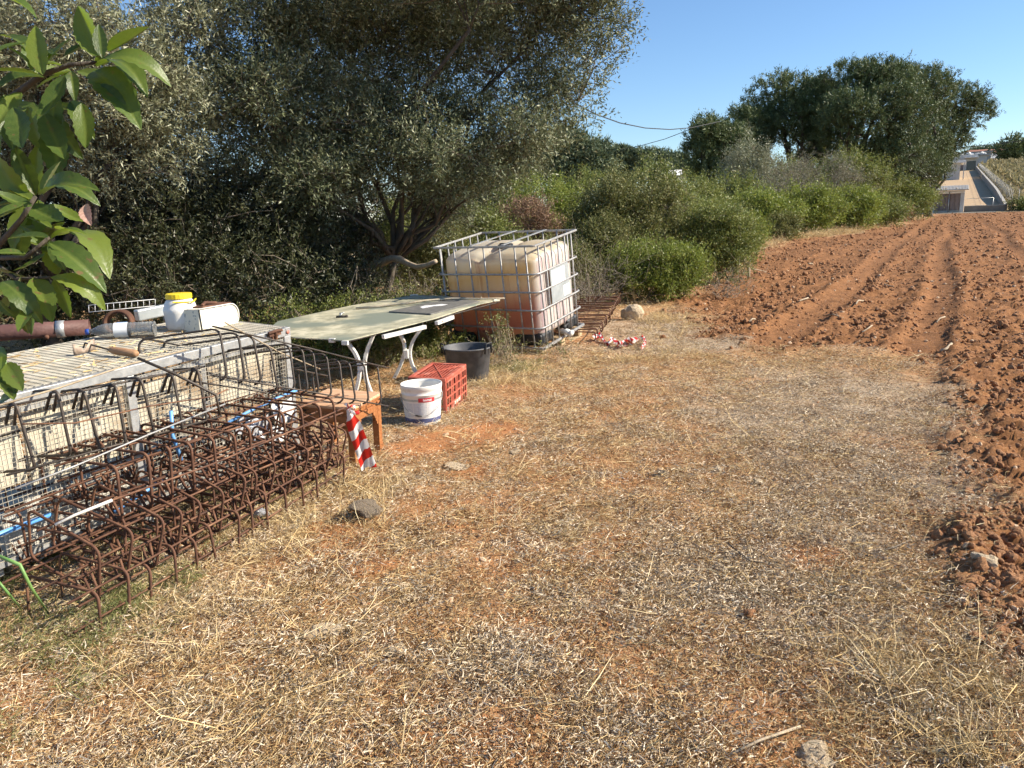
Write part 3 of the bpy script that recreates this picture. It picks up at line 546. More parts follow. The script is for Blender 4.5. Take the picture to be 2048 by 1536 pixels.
# ================================================================== single stones
def stone(px, py, w, h, mat, label, seed, name='stone', sink=.3, flat=1.0, stretch=1.25):
    me = lump(name, seed, None, 3, .46, 1.0); p = at(px, py)
    o = link(name, me, mat); o.location = (p[0], p[1]+w*.35, H1(p[0], p[1])+h*(.5-sink)); o.scale = (w*.5, w*.5/stretch, h*.5); o.rotation_euler = (random.uniform(-.15, .15), random.uniform(-.15, .15), random.uniform(-.5, .5))
    return tag(o, label, 'stone')
random.seed(3)
stone(1267, 642, .30, .24, MT['stone'], 'large pale yellow stone beside the rusty flat mesh and striped tape', 1)
o = stone(730, 1046, .18, .062, MT['greystone'], 'dark flat grey stone propped up on edge with a deep shadow under it', 2, sink=-.42, stretch=1.4); o.rotation_euler = (.30, .30, .25)
stone(1977, 1160, .095, .05, MT['stone'], 'ochre stone on the edge of the ploughed soil at the near end', 3)
stone(800, 1312, .062, .04, MT['stone'], 'round pale stone in the straw below the orange bare patch', 4)
stone(1250, 1195, .045, .035, MT['stone'], 'small white angular stone alone in grey litter', 5)
stone(955, 1287, .045, .03, MT['stone'], 'small yellow stone in front of the dark propped stone', 6)
stone(640, 1285, .11, .03, MT['stone'], 'flat ochre stone half buried in straw near the rebar', 7)
stone(160, 1370, .07, .03, MT['stone'], 'flat pale stone among the low green weeds', 8)
stone(1435, 945, .06, .04, MT['stone'], 'ochre stone in the straw, farthest of the three by the strip of bare soil', 9)
stone(1325, 955, .05, .04, MT['greystone'], 'dark brown stone standing in the straw left of an ochre stone', 10)
stone(920, 942, .17, .018, MT['stone'], 'thin pale flat slab of stone lying on the orange bare earth', 11)
stone(1030, 908, .07, .03, MT['stone'], 'yellowish stone behind the thin flat slab', 12)
stone(1630, 1530, .10, .04, MT['stone'], 'pale stone at the very bottom edge of the straw', 13)
stone(1520, 968, .05, .03, MT['stone'], 'small ochre stone in the straw nearest the ploughed track', 14)
stone(20, 1150, .10, .07, MT['stone'], 'pale lump of stone next to the green stems at the near rebar end', 15)
stone(115, 1215, .11, .035, MT['stone'], 'flat ochre stone under the near end of the rebar', 16)
stone(1505, 1240, .045, .05, MT['clod'], 'reddish clod of earth standing dark in the grey litter', 17, 'clod')
stone(1623, 527, .13, .07, MT['stone'], 'pale stone on the soil near the foot of the bright scrub', 18)
stone(10, 1050, .10, .10, MT['greystone'], 'rounded dark grey stone in the shade under the wire hutch', 20)

# light sticks lying on the ploughed soil
def stick_thing(pts, r, label, mat='stick', name='stick'):
    b = MB(); b.tube(pts, r, 6); o = b.build(name, MT[mat]); return tag(o, label, 'stick')
def gpt(px, py, dz=.03): p = at(px, py); return (p[0], p[1], H1(p[0], p[1])+dz)
for pts, r, lb in [([(1598, 612), (1606, 605), (1616, 603)], .012, 'short bent pale root on the ploughed soil beside the first track'),
                   ([(1650, 634), (1665, 638), (1686, 641)], .008, 'thin straight pale stick across the soil between two tracks'),
                   ([(1711, 617), (1716, 610), (1726, 607)], .011, 'curled pale root between the two smooth tracks'),
                   ([(1768, 570), (1777, 571), (1786, 577)], .012, 'pale root farther up the ploughed soil'),
                   ([(1724, 666), (1736, 662), (1744, 655)], .008, 'thin pale stick at the near end of the middle track'),
                   ([(1880, 706), (1892, 705), (1902, 698)], .013, 'thick pale root on the dark ploughed soil to the right'),
                   ([(1873, 643), (1880, 636), (1890, 634)], .009, 'short pale stick on the dark soil beyond the thick root'),
                   ([(1498, 652), (1505, 648), (1510, 645)], .010, 'short pale stick at the near end of the first track')]:
    stick_thing([gpt(*p) for p in pts], r, lb)
stick_thing([gpt(1730, 1120, .02), gpt(1790, 1105, .03), gpt(1822, 1085, .02)], .003, 'fine dark twig lying on the grey litter near the soil edge', 'twig', 'twig')
stick_thing([gpt(1455, 1095, .02), gpt(1500, 1135, .025), gpt(1570, 1140, .015)], .003, 'long thin curved dark twig in the middle of the straw', 'twig', 'twig')
stick_thing([gpt(1460, 1525, .02), gpt(1520, 1500, .03), gpt(1600, 1465, .02)], .004, 'long pale dry stalk at the near edge of the litter', 'stick', 'twig')
p = at(1497, 558); b = MB(); z0 = H1(p[0], p[1]); q = atY(1484, 508, p[1])
b.tube([(p[0], p[1], z0-.05), (p[0]+.0, p[1], z0+.18), (p[0]-.08, p[1], z0+.32), (q[0]-.08, p[1], q[2])], [.03, .03, .025, .02], 7)
b.tube([(p[0], p[1], z0+.18), (p[0]+.12, p[1]+.05, z0+.16), (p[0]+.4, p[1]+.1, z0+.10)], [.012, .01, .006], 5)
tag(b.build('stake', MT['stick']), 'crooked brown stake standing at the edge of the ploughed field', 'stake')

# ================================================================== VEGETATION
VR = np.random.default_rng(11)
def unit(v): return v/np.maximum(np.linalg.norm(v, axis=1), 1e-9)[:, None]
def clumps(blobs, n, shell=.55, lumpy=.25, zmin=None):
    """clump centres and outward directions through ellipsoids (cx,cy,cz,rx,ry,rz)"""
    B = np.array(blobs, float); vol = (B[:, 3]*B[:, 4]*B[:, 5])**(2/3); w = vol/vol.sum(); bi = VR.choice(len(B), n, p=w)
    d = unit(VR.normal(0, 1, (n, 3))); r = (shell+(1-shell)*VR.uniform(0, 1, n)**.7)
    r = r*(1+lumpy*np.sin(d[:, 0]*5.1+bi*2.3)*np.cos(d[:, 2]*4.3+bi)+lumpy*.6*np.sin(d[:, 1]*9+bi*1.7+d[:, 2]*7))
    c = B[bi, :3]+d*B[bi, 3:]*r[:, None]; out = unit(d/B[bi, 3:])
    if zmin is not None: k = c[:, 2] > zmin; c, out = c[k], out[k]
    return c, out
def leaves(c, out, per, twig, L, W, up=.35, spread=.25, leafrnd=.8, droop=0., rnd_gain=.35, tri=False):
    """rhombic leaves set along a short twig at each clump; returns V, F, rnd, twig starts and directions"""
    n = len(c); td = unit(out*.8+np.array([0, 0, up])+VR.normal(0, .55, (n, 3)))
    tl = twig*VR.uniform(.6, 1.3, n); N = n*per; k = np.repeat(np.arange(n), per); t = VR.uniform(0, 1, N)
    p = c[k]+td[k]*(tl[k]*t)[:, None]+VR.normal(0, spread*twig, (N, 3))*(.3+.7*t)[:, None]
    d = unit(td[k]*.7+VR.normal(0, leafrnd, (N, 3))+np.array([0, 0, -droop])); s = unit(np.cross(d, VR.normal(0, 1, (N, 3))+out[k]*.6))
    Ll = L*VR.uniform(.6, 1.25, N)[:, None]; Wl = W*VR.uniform(.7, 1.2, N)[:, None]
    m_ = 3 if tri else 4
    V = (np.stack([p-s*Wl*.5, p+s*Wl*.5, p+d*Ll], 1) if tri else np.stack([p, p+d*Ll*.45+s*Wl*.5, p+d*Ll, p+d*Ll*.45-s*Wl*.5], 1)).reshape(-1, 3)
    Fq = np.arange(N*m_).reshape(-1, m_); base = VR.uniform(0, 1, n)
    rv = np.clip(VR.uniform(0, 1, N)*(1-rnd_gain)+base[k]*rnd_gain+VR.normal(0, .05, N), 0, 1)
    return V, Fq, np.repeat(rv, m_), c-td*tl[:, None]*.3, td, tl
def sticks(starts, ends, r0, r1, sag=.12, seg=3, n=3):
    """many thin bent branches as one array mesh"""
    m = len(starts); T = np.linspace(0, 1, seg+1); mid = VR.normal(0, 1, (m, 3))*np.linalg.norm(ends-starts, axis=1)[:, None]*sag
    rings = []
    ax = unit(ends-starts); x = unit(np.cross(ax, VR.normal(0, 1, (m, 3)))); y = np.cross(ax, x)
    for t in T:
        p = starts+(ends-starts)*t+mid*math.sin(math.pi*t)
        r = (np.asarray(r0)*(1-t)+np.asarray(r1)*t); r = np.broadcast_to(r, (m,))[:, None]
        rings.append(np.stack([p+(x*math.cos(a)+y*math.sin(a))*r for a in np.arange(n)*2*math.pi/n], 1))
    V = np.stack(rings, 1).reshape(-1, 3); b = np.arange(m)[:, None]*((seg+1)*n); Fs = []
    for i in range(seg):
        for k in range(n): Fs.append(b+np.array([i*n+k, i*n+(k+1) % n, (i+1)*n+(k+1) % n, (i+1)*n+k]))
    return V, np.concatenate(Fs, 0)
def limbs(base, blobs, r, ntr=1, n_sub=4, per=3, lean=None):
    """trunk(s) splitting to every blob, tapered tubes; returns MB and the node points"""
    b = MB(); pts = []; base = Vector(base)
    cen = Vector(np.mean([x_[:3] for x_ in blobs], axis=0)); fork = base+(cen-base)*.32+Vector((random.uniform(-.1, .1), random.uniform(-.1, .1), 0))
    def path(a, c, r0, r1, wob, n=5):
        L_ = (c-a).length; ps = []
        for i in range(n+1):
            t = i/n; p = a.lerp(c, t)+Vector((random.gauss(0, 1), random.gauss(0, 1), random.gauss(0, .5)))*wob*L_*math.sin(math.pi*t)
            ps.append(p)
        b.tube(ps, [r0*(1-i/n)+r1*i/n for i in range(n+1)], 7); pts.extend([(q, r0*(1-i/n)+r1*i/n) for i, q in enumerate(ps) if i > 0]); return ps
    if ntr == 1: path(base-Vector((0, 0, .15)), fork, r*1.25, r*.8, .05, 5)
    for j, bl in enumerate(blobs):
        c = Vector(bl[:3]); st = fork if ntr == 1 else base+Vector((random.uniform(-.25, .25), random.uniform(-.25, .25), -.1))
        rr_ = r*(.62 if ntr == 1 else .5); ps = path(st, c+Vector((0, 0, -.2*bl[5])), rr_, rr_*.4, .07, 6)
        for k in range(n_sub):
            s_ = ps[random.randrange(2, len(ps))]; dv = Vector(unit(VR.normal(0, 1, (1, 3)))[0]); dv.z = abs(dv.z)*.8
            e = c+Vector((dv.x*bl[3], dv.y*bl[4], dv.z*bl[5]))*.78; p2 = path(s_, e, rr_*.32, rr_*.10, .09, 4)
            for k2 in range(per):
                s2 = p2[random.randrange(1, len(p2))]; dv2 = Vector(unit(VR.normal(0, 1, (1, 3)))[0])*.3*bl[3]
                path(s2, s2+(e-s_).normalized()*.25*bl[3]+dv2, rr_*.12, rr_*.04, .1, 3)
    return b, pts
NPAL = {}
def plant(kind, base, blobs, n, per, twig, L, W, mat, label, cat, group=None, trunk_r=.08, ntr=1, n_sub=4, per_sub=3, shell=.5, up=.35, twigs=True, zmin=.05, leafrnd=.8, droop=0., bark='bark', lumpy=.22, gain=.35, tb=None):
    rt_ = empty(kind, base, label, cat, group); inv = Matrix.Translation(-Vector(base))
    if trunk_r:
        b, pts = limbs(base, tb or (blobs[::5] if len(blobs) > 14 else blobs), trunk_r, ntr, n_sub, per_sub); o = b.build('trunk' if ntr == 1 else 'stems', MT[bark], rt_, inv)
        NP = np.array([tuple(p) for p, _ in pts])
    c, out = clumps(blobs, n, shell, lumpy, zmin+float(base[2]))
    V, Fq, rv, ts, td, tl = leaves(c, out, per, twig, L, W, up, leafrnd=leafrnd, droop=droop, rnd_gain=gain, tri=not (mat == 'olive' or L < .045))
    me = np_mesh('crown', V-np.array(base), Fq, False, {'rnd': rv}); link('crown' if cat == 'tree' else 'foliage', me, MT[mat], rt_)
    if twigs:
        k = VR.permutation(len(c))[:min(len(c), 900 if mat == 'olive' else 320)]
        if trunk_r:
            D = ((ts[k][:, None, :]-NP[None])**2).sum(2); st = NP[D.argmin(1)]
        else: st = ts[k]-td[k]*tl[k][:, None]*2
        far = np.linalg.norm(ts[k]-st, axis=1); V1, F1 = sticks(st, ts[k], np.clip(.006+.006*far, .004, .02), .003, .10, 2)
        k = VR.permutation(len(c))[:len(c)//(2 if L < .07 else 5)]; ts, td, tl = ts[k], td[k], tl[k]; V2, F2 = sticks(ts, ts+td*(tl*1.2)[:, None], .0028 if L < .12 else .012, .001, .06, 1)
        V2 = V2[:]; me = np_mesh('twigs', np.concatenate([V1, V2])-np.array(base), np.concatenate([F1, F2+len(V1)]), False); link('twigs', me, MT['twig'], rt_)['kind'] = 'stuff'
    return rt_
def blob(px, py, Y, rpx, rpy, depth=None):
    """an ellipsoid of foliage centred where pixel (px,py) lies at distance Y, half extents given as seen"""
    c = atY(px, py, Y); k = Y/F_PX; rx = rpx*k; rz = rpy*k; return (c[0], c[1], c[2], rx, depth if depth else (rx+rz)/2, rz)
def gbase(px, Y, dx=0):
    c = atY(px, 600, Y); return (c[0]+dx, c[1], H1(c[0]+dx, c[1])-.03)

def pads(blobs, k=5, f=.40, core=.88, ff=.62):
    o_ = []
    for (x_, y_, z_, a, b_, c_) in blobs:
        o_.append((x_, y_, z_, a*core, b_*core, c_*core))
        for i in range(k):
            d = unit(VR.normal(0, 1, (1, 3)))[0]; d[2] = abs(d[2])*1.1-.25; d[1] = -abs(d[1]) if i % 3 else d[1]
            s = f*VR.uniform(.6, 1.3); o_.append((x_+d[0]*a*ff, y_+d[1]*b_*ff, z_+d[2]*c_*ff, a*s, b_*s, c_*s*.9))
    return o_
# the big olive over the yard
YO = 10.6
ob = gbase(742, YO)
OB = [blob(640, 110, 10.2, 170, 150), blob(800, 60, 11.4, 210, 170), blob(960, 90, 10.6, 190, 130), blob(1110, 100, 10.4, 130, 120), blob(1190, 40, 10.0, 75, 70, .6), blob(1100, 215, 10.2, 95, 60, .6), blob(780, 250, 10.0, 170, 90), blob(930, 260, 10.2, 150, 70), blob(560, 210, 9.6, 150, 130), blob(480, 60, 9.6, 130, 120), blob(600, 320, 9.8, 140, 90), blob(1010, 320, 10.9, 90, 50, .7), blob(700, -60, 9.6, 260, 110), blob(960, -60, 9.6, 230, 110), blob(1130, -40, 9.8, 130, 70), blob(640, 370, 9.5, 90, 50, .7), blob(860, 340, 9.6, 100, 45, .7), blob(950, 350, 9.8, 80, 50, .7), blob(880, 420, 11.2, 90, 60, .8), blob(1060, 270, 9.8, 90, 60, .7), blob(820, 300, 9.7, 150, 80)]
plant('olive_tree', ob, pads(OB, 3, .34, .92, .75), 11500, 22, .22, .058, .0165, 'olive', 'big spreading olive tree with grey green crown behind the table and the tank', 'tree', trunk_r=.058, n_sub=2, per_sub=2, shell=.22, zmin=.9, up=.3)
# bare limb reaching to the tank
# left olive, paler, nearer
ob2 = gbase(60, 8.6)
plant('olive_tree', ob2, [blob(110, 60, 8.2, 130, 110), blob(250, 150, 8.4, 110, 120), blob(60, 240, 8.6, 120, 110), blob(330, 230, 8.8, 90, 120), blob(210, 320, 8.6, 100, 70), blob(-80, 120, 8.4, 150, 150), blob(380, 40, 9.0, 70, 100)], 3600, 22, .20, .064, .017, 'olive_pale', 'pale olive tree at the back left behind the large glossy leaves', 'tree', trunk_r=.08, shell=.3, zmin=.9, up=.4)
# the dark thicket behind hutch and table
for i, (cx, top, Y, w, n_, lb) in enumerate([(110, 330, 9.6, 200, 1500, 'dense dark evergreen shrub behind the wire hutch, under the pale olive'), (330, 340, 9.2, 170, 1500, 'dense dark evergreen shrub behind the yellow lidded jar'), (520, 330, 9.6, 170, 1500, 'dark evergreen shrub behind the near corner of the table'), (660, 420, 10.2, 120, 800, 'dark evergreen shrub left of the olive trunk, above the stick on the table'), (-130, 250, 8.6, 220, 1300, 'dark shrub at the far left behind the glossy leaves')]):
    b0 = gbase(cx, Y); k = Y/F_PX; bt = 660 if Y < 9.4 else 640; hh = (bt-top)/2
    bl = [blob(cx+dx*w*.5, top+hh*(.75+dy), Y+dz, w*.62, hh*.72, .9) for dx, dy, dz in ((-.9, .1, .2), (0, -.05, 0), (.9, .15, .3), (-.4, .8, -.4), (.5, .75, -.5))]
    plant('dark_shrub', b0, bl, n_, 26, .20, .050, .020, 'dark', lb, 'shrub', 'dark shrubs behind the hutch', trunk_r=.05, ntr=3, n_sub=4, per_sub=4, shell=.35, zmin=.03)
# far backdrop of scrub behind the thicket
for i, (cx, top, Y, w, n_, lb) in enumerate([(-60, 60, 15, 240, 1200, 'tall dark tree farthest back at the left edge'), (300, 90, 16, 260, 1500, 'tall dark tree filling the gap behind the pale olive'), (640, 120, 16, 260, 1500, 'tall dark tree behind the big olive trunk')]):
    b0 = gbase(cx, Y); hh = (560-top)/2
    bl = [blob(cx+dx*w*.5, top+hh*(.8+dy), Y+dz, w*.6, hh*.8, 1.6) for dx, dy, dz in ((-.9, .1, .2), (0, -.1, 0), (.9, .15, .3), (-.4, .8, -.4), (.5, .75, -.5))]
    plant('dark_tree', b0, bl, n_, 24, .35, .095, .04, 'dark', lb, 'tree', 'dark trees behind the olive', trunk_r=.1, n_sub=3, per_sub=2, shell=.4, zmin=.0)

# scrub along the field
def bush(cx, top, Y, w, mat, n_, L, W, lb, cat='shrub', kind='shrub', group=None, lean=0, bot=None, per=24, up=.45, shell=.45, fill=.8, tr=.03, gain=.35, twig=None):
    b0 = gbase(cx, Y); base_px = 768-( _up@(np.array(b0)-EYEP))/(_fw@(np.array(b0)-EYEP))*F_PX; hh = (base_px-top)/2; dp = w*Y/F_PX*.7
    bl = [blob(cx+lean*w*.3, top+hh*.62, Y, w*.55, hh*.62, dp), blob(cx-w*.48, top+hh*(.95+random.uniform(-.1, .15)), Y+dp*.2, w*.50, hh*.75, dp*.8), blob(cx+w*.50, top+hh*(.95+random.uniform(-.1, .15)), Y-dp*.1, w*.48, hh*.72, dp*.8), blob(cx-w*.15, top+hh*1.35, Y-dp*.5, w*.6, hh*.6, dp*.6), blob(cx+w*.25, top+hh*1.45, Y-dp*.45, w*.5, hh*.5, dp*.6)]
    for k in range(4):
        a = random.uniform(-1, 1); bl.append(blob(cx+a*w*.8, top+hh*(.35+.7*abs(a)+random.uniform(-.1, .1)), Y+random.uniform(-.3, .3)*dp, w*random.uniform(.16, .26), hh*random.uniform(.22, .36)))
    return plant(kind, b0, pads(bl, 3, .34, .9, .82), int(n_*(1.0 if Y < 20 else .8)), per, twig or L*4.2, L, W, mat, lb, cat, group, trunk_r=tr, ntr=3, n_sub=1, per_sub=1, shell=shell, up=up+.25, gain=gain, lumpy=.3)
G_ = 'scrub along the field'
bush(1310, 486, 12.9, 105, 'lentisk', 2000, .040, .017, 'low bright green bush just beyond the pale yellow stone', group=G_)
bush(1250, 335, 15.5, 115, 'brownbush', 1900, .055, .022, 'tall olive brown bush rising behind the tank', group=G_)
bush(1300, 315, 18.0, 90, 'midgreen', 1100, .060, .024, 'tall yellow green bush with its top against the far trees', group=G_)
bush(1430, 408, 15.5, 95, 'midgreen', 1700, .048, .020, 'rounded green bush behind the crooked stake', group=G_)
bush(1370, 380, 20.0, 110, 'midgreen', 1200, .065, .026, 'olive green bush in the middle of the scrub behind the low bright one', group=G_)
bush(1480, 430, 22.0, 60, 'lentisk', 700, .06, .024, 'small yellow green bush at the corner of the ploughed field', group=G_)
bush(1120, 480, 12.8, 90, 'brownbush', 900, .045, .016, 'brown dry bush directly behind the top rim of the tank', group=G_)
bush(1060, 385, 16.5, 80, 'redbush', 700, .05, .020, 'reddish dry bush left of the olive brown one', group=G_)
bush(960, 410, 15.0, 85, 'midgreen', 1200, .05, .02, 'green bush between the olive trunk and the reddish bush', group=G_)
bush(1080, 350, 21.0, 110, 'lentisk', 1200, .07, .03, 'bright green bush above the reddish dry one', group=G_)
bush(880, 440, 12.5, 90, 'brownbush', 1300, .045, .016, 'dry brown bush against the left side of the tank', group=G_)
bush(1205, 430, 14.6, 66, 'brownbush', 1100, .045, .018, 'dark brown green bush right of the tank rim', group=G_)
bush(1520, 385, 34.0, 80, 'lentisk', 1000, .11, .05, 'bright green bush at the middle of the field edge', group=G_)
bush(1610, 378, 40.0, 75, 'lentisk', 950, .12, .055, 'bright green bush next along the field edge, below the grey dead one', group=G_)
bush(1700, 385, 44.0, 70, 'lentisk', 900, .13, .055, 'bright green bush near the far end of the field edge', group=G_)
bush(1460, 350, 40.0, 70, 'midgreen', 700, .12, .05, 'dull green bush behind the field corner, under the grey olive', group=G_)
bush(1760, 400, 48.0, 55, 'midgreen', 600, .13, .055, 'low dark green bush at the foot of the pines', group=G_)
bush(1812, 365, 60.0, 54, 'midgreen', 900, .15, .06, 'green bush hiding the left side of the low shed', group=G_)
bush(1848, 335, 76.0, 24, 'midgreen', 500, .18, .07, 'narrow green bush touching the shed roof', group=G_)
bush(1560, 430, 33.0, 45, 'brownbush', 450, .09, .035, 'small brown bush low at the field edge before the bright ones', group=G_)
bush(1790, 415, 58.0, 28, 'redbush', 300, .12, .05, 'small rust brown bush at the far corner of the field', group=G_)
bush(1640, 300, 46.0, 105, 'greybush', 1500, .11, .028, 'grey half dead bush with bare branches before the pines', group=G_, shell=.5, per=13, tr=.07, up=.6)
bush(1500, 268, 44.0, 66, 'olive_pale', 1500, .12, .035, 'grey green young olive standing before the pines', 'tree', 'olive_tree', tr=.06)
bush(1560, 320, 42.0, 60, 'greybush', 700, .11, .03, 'dull grey bush between the young olive and the half dead bush', group=G_, per=14)
bush(820, 400, 14.5, 90, 'midgreen', 1300, .055, .022, 'green bush seen through the gap right of the olive trunk', group=G_)
bush(1000, 330, 26.0, 110, 'midgreen', 1200, .085, .034, 'dull green bush behind the bright one, under the olive crown', group=G_)
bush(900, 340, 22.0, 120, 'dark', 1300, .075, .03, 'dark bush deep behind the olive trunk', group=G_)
bush(1180, 345, 27.0, 80, 'midgreen', 1000, .085, .034, 'green bush behind the olive brown one', group=G_)
bush(1390, 355, 30.0, 70, 'midgreen', 900, .09, .036, 'green bush in the gap before the small white house', group=G_)
bush(1570, 322, 52.0, 95, 'midgreen', 1300, .14, .05, 'green bush behind the bright ones, under the pines', group=G_)
bush(1705, 300, 56.0, 90, 'midgreen', 1500, .14, .05, 'green bush under the broadest pine', group=G_)
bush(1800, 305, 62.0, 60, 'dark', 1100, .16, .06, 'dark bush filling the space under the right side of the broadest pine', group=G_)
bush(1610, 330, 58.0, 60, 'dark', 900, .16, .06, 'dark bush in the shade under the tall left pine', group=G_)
# trees beyond
def pine(blobs, base, n_, lb, tr=.3, L=.27, W=.06, mat='pine', per=30, twig=.6, group='pines beyond the scrub', n_sub=4):
    return plant('pine_tree', base, pads(blobs), int(n_*1.0), int(per*.85), twig*.8, L*.85, W*1.15, mat, lb, 'tree', group, trunk_r=tr, n_sub=1, per_sub=1, shell=.6, up=.75, zmin=.3, leafrnd=.55, lumpy=.12, gain=.5)
YP = 66.
pine([blob(1560, 195, YP, 75, 50), blob(1530, 240, YP, 55, 50), blob(1620, 215, YP-1, 60, 60), blob(1500, 290, YP+2, 45, 60), blob(1600, 285, YP+3, 40, 40), blob(1650, 245, YP-1, 45, 50), blob(1640, 320, YP, 50, 45), blob(1640, 200, YP-1, 50, 42), blob(1590, 245, YP-2, 60, 50)], gbase(1580, YP), 2700, 'tall pine at the left of the group with a rounded top')
pine([blob(1700, 175, YP-3, 85, 50), blob(1760, 180, YP-4, 85, 60), blob(1720, 240, YP-6, 95, 70), blob(1800, 230, YP-6, 55, 80), blob(1660, 290, YP-2, 60, 55), blob(1800, 310, YP-7, 50, 60), blob(1740, 320, YP-4, 70, 45)], gbase(1710, YP-3), 3200, 'tallest and broadest pine in the middle of the group', tr=.4)
pine([blob(1850, 190, YP+6, 60, 55), blob(1830, 240, YP+6, 60, 60), blob(1830, 330, YP+2, 45, 70), blob(1800, 160, YP+6, 50, 30)], gbase(1845, YP+6), 1500, 'pine just right of the broadest one, partly behind it')
pine([blob(1915, 205, YP+10, 55, 38), blob(1950, 225, YP+10, 36, 36), blob(1890, 260, YP+10, 45, 45), blob(1905, 290, YP+10, 34, 28), blob(1870, 310, YP+6, 30, 50), blob(1850, 345, YP+4, 34, 45), blob(1880, 325, YP+8, 24, 34)], gbase(1838, YP+10), 1700, 'rightmost pine leaning out over the low shed', tr=.15)
pine([blob(1420, 275, 60, 48, 42), blob(1455, 300, 60, 50, 50), blob(1395, 310, 60, 30, 50), blob(1430, 350, 60, 60, 40)], gbase(1430, 60), 1500, 'lower dark pine at the left foot of the group')
pine([blob(1480, 250, 64, 35, 35), blob(1490, 310, 63, 50, 55), blob(1520, 260, 65, 38, 45), blob(1455, 285, 62, 34, 40)], gbase(1485, 64), 1500, 'dark pine between the lower one and the tall left one')
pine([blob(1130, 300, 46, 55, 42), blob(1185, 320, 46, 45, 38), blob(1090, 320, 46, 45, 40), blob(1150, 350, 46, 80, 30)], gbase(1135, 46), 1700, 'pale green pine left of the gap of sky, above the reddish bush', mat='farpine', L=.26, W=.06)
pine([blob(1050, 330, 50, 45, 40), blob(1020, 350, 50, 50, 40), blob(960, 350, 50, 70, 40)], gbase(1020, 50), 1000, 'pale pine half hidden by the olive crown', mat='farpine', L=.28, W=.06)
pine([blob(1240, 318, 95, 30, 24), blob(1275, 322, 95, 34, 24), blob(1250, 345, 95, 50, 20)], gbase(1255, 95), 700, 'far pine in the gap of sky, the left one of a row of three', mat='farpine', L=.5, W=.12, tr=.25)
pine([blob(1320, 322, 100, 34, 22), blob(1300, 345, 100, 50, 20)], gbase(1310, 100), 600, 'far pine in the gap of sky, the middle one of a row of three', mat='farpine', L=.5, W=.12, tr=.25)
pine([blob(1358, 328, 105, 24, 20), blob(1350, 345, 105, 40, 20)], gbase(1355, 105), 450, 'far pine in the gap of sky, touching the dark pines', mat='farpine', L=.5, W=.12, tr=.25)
# skyline beyond the vineyard
def FP(l, q, dz=0.):
    x_ = L_AX[0]*l+E_AX[0]*q; y_ = L_AX[1]*l+E_AX[1]*q; return (x_, y_, H1(x_, y_)+dz)
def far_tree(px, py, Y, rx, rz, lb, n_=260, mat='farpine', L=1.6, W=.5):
    c = atY(px, py, Y); b0 = (c[0], c[1], H1(c[0], c[1])); k = Y/F_PX
    plant('pine_tree', b0, [blob(px, py, Y, rx, rz), blob(px-rx*.6, py+rz*.3, Y, rx*.6, rz*.7), blob(px+rx*.6, py+rz*.25, Y, rx*.6, rz*.75), blob(px, py+rz*1.1, Y, rx*.8, rz*.6)], n_, 16, L*1.5, L, W, mat, lb, 'tree', 'trees on the skyline', trunk_r=.02*Y/F_PX*60, twigs=False, n_sub=2, per_sub=1, zmin=-50, up=.5)
far_tree(2030, 300, 300, 34, 22, 'dark pine on the skyline at the right edge, above the vineyard', 420, 'pine', 1.3, .4)
far_tree(2075, 290, 310, 34, 26, 'dark pine on the skyline just outside the right edge', 300, 'pine', 1.3, .4)
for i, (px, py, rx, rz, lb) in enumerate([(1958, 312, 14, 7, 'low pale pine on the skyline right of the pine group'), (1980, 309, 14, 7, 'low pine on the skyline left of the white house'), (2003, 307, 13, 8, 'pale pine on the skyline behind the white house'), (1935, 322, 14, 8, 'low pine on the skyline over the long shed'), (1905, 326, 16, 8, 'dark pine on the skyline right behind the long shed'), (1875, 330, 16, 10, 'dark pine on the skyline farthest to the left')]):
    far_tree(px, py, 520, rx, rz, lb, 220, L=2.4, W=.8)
# vineyard rows
VRL = ['dry tan vine row on the slope nearest the mesh fence', 'second dry vine row out from the mesh fence', 'third dry vine row out from the mesh fence', 'fourth dry vine row out from the mesh fence', 'fifth dry vine row out from the fence, ending at the right edge', 'sixth dry vine row out from the mesh fence', 'seventh dry vine row out from the mesh fence']
for i in range(7):
    l0 = 6.5+i*3.1; q = np.arange(103.5 if i > 1 else 106, 330, 1.05); q = q[(q > 103+max(0, (l0-40))*.5)]
    n = len(q); ps = np.array([FP(l0+VR.normal(0, .12), a) for a in q]); base = ps[0]
    per = 26; c = np.repeat(ps, per, 0)+VR.normal(0, 1, (n*per, 3))*np.array([.36, .36, .34])+np.array([0, 0, .62]); sc_ = np.repeat(np.clip(q/110, 1, 3), per)
    d = unit(VR.normal(0, .6, (len(c), 3))+np.array([0, 0, .7])); s = unit(np.cross(d, VR.normal(0, 1, (len(c), 3)))); Ll = (.42*VR.uniform(.5, 1.4, len(c))*sc_)[:, None]; Wl = Ll*.22
    V = np.stack([c-s*Wl, c+s*Wl, c+d*Ll], 1).reshape(-1, 3)
    rv = np.repeat(np.clip(VR.uniform(0, 1, len(c))*.7+np.repeat(VR.uniform(0, .3, n), per), 0, 1), 3)
    rt_ = empty('vine_row', base, VRL[i] if i < len(VRL) else 'dry vine row beyond the right edge of the view', 'vine row', 'vine rows on the slope')
    link('foliage', np_mesh('foliage', V-np.array(base), np.arange(len(V)).reshape(-1, 3), False, {'rnd': rv}), MT['vine'], rt_)
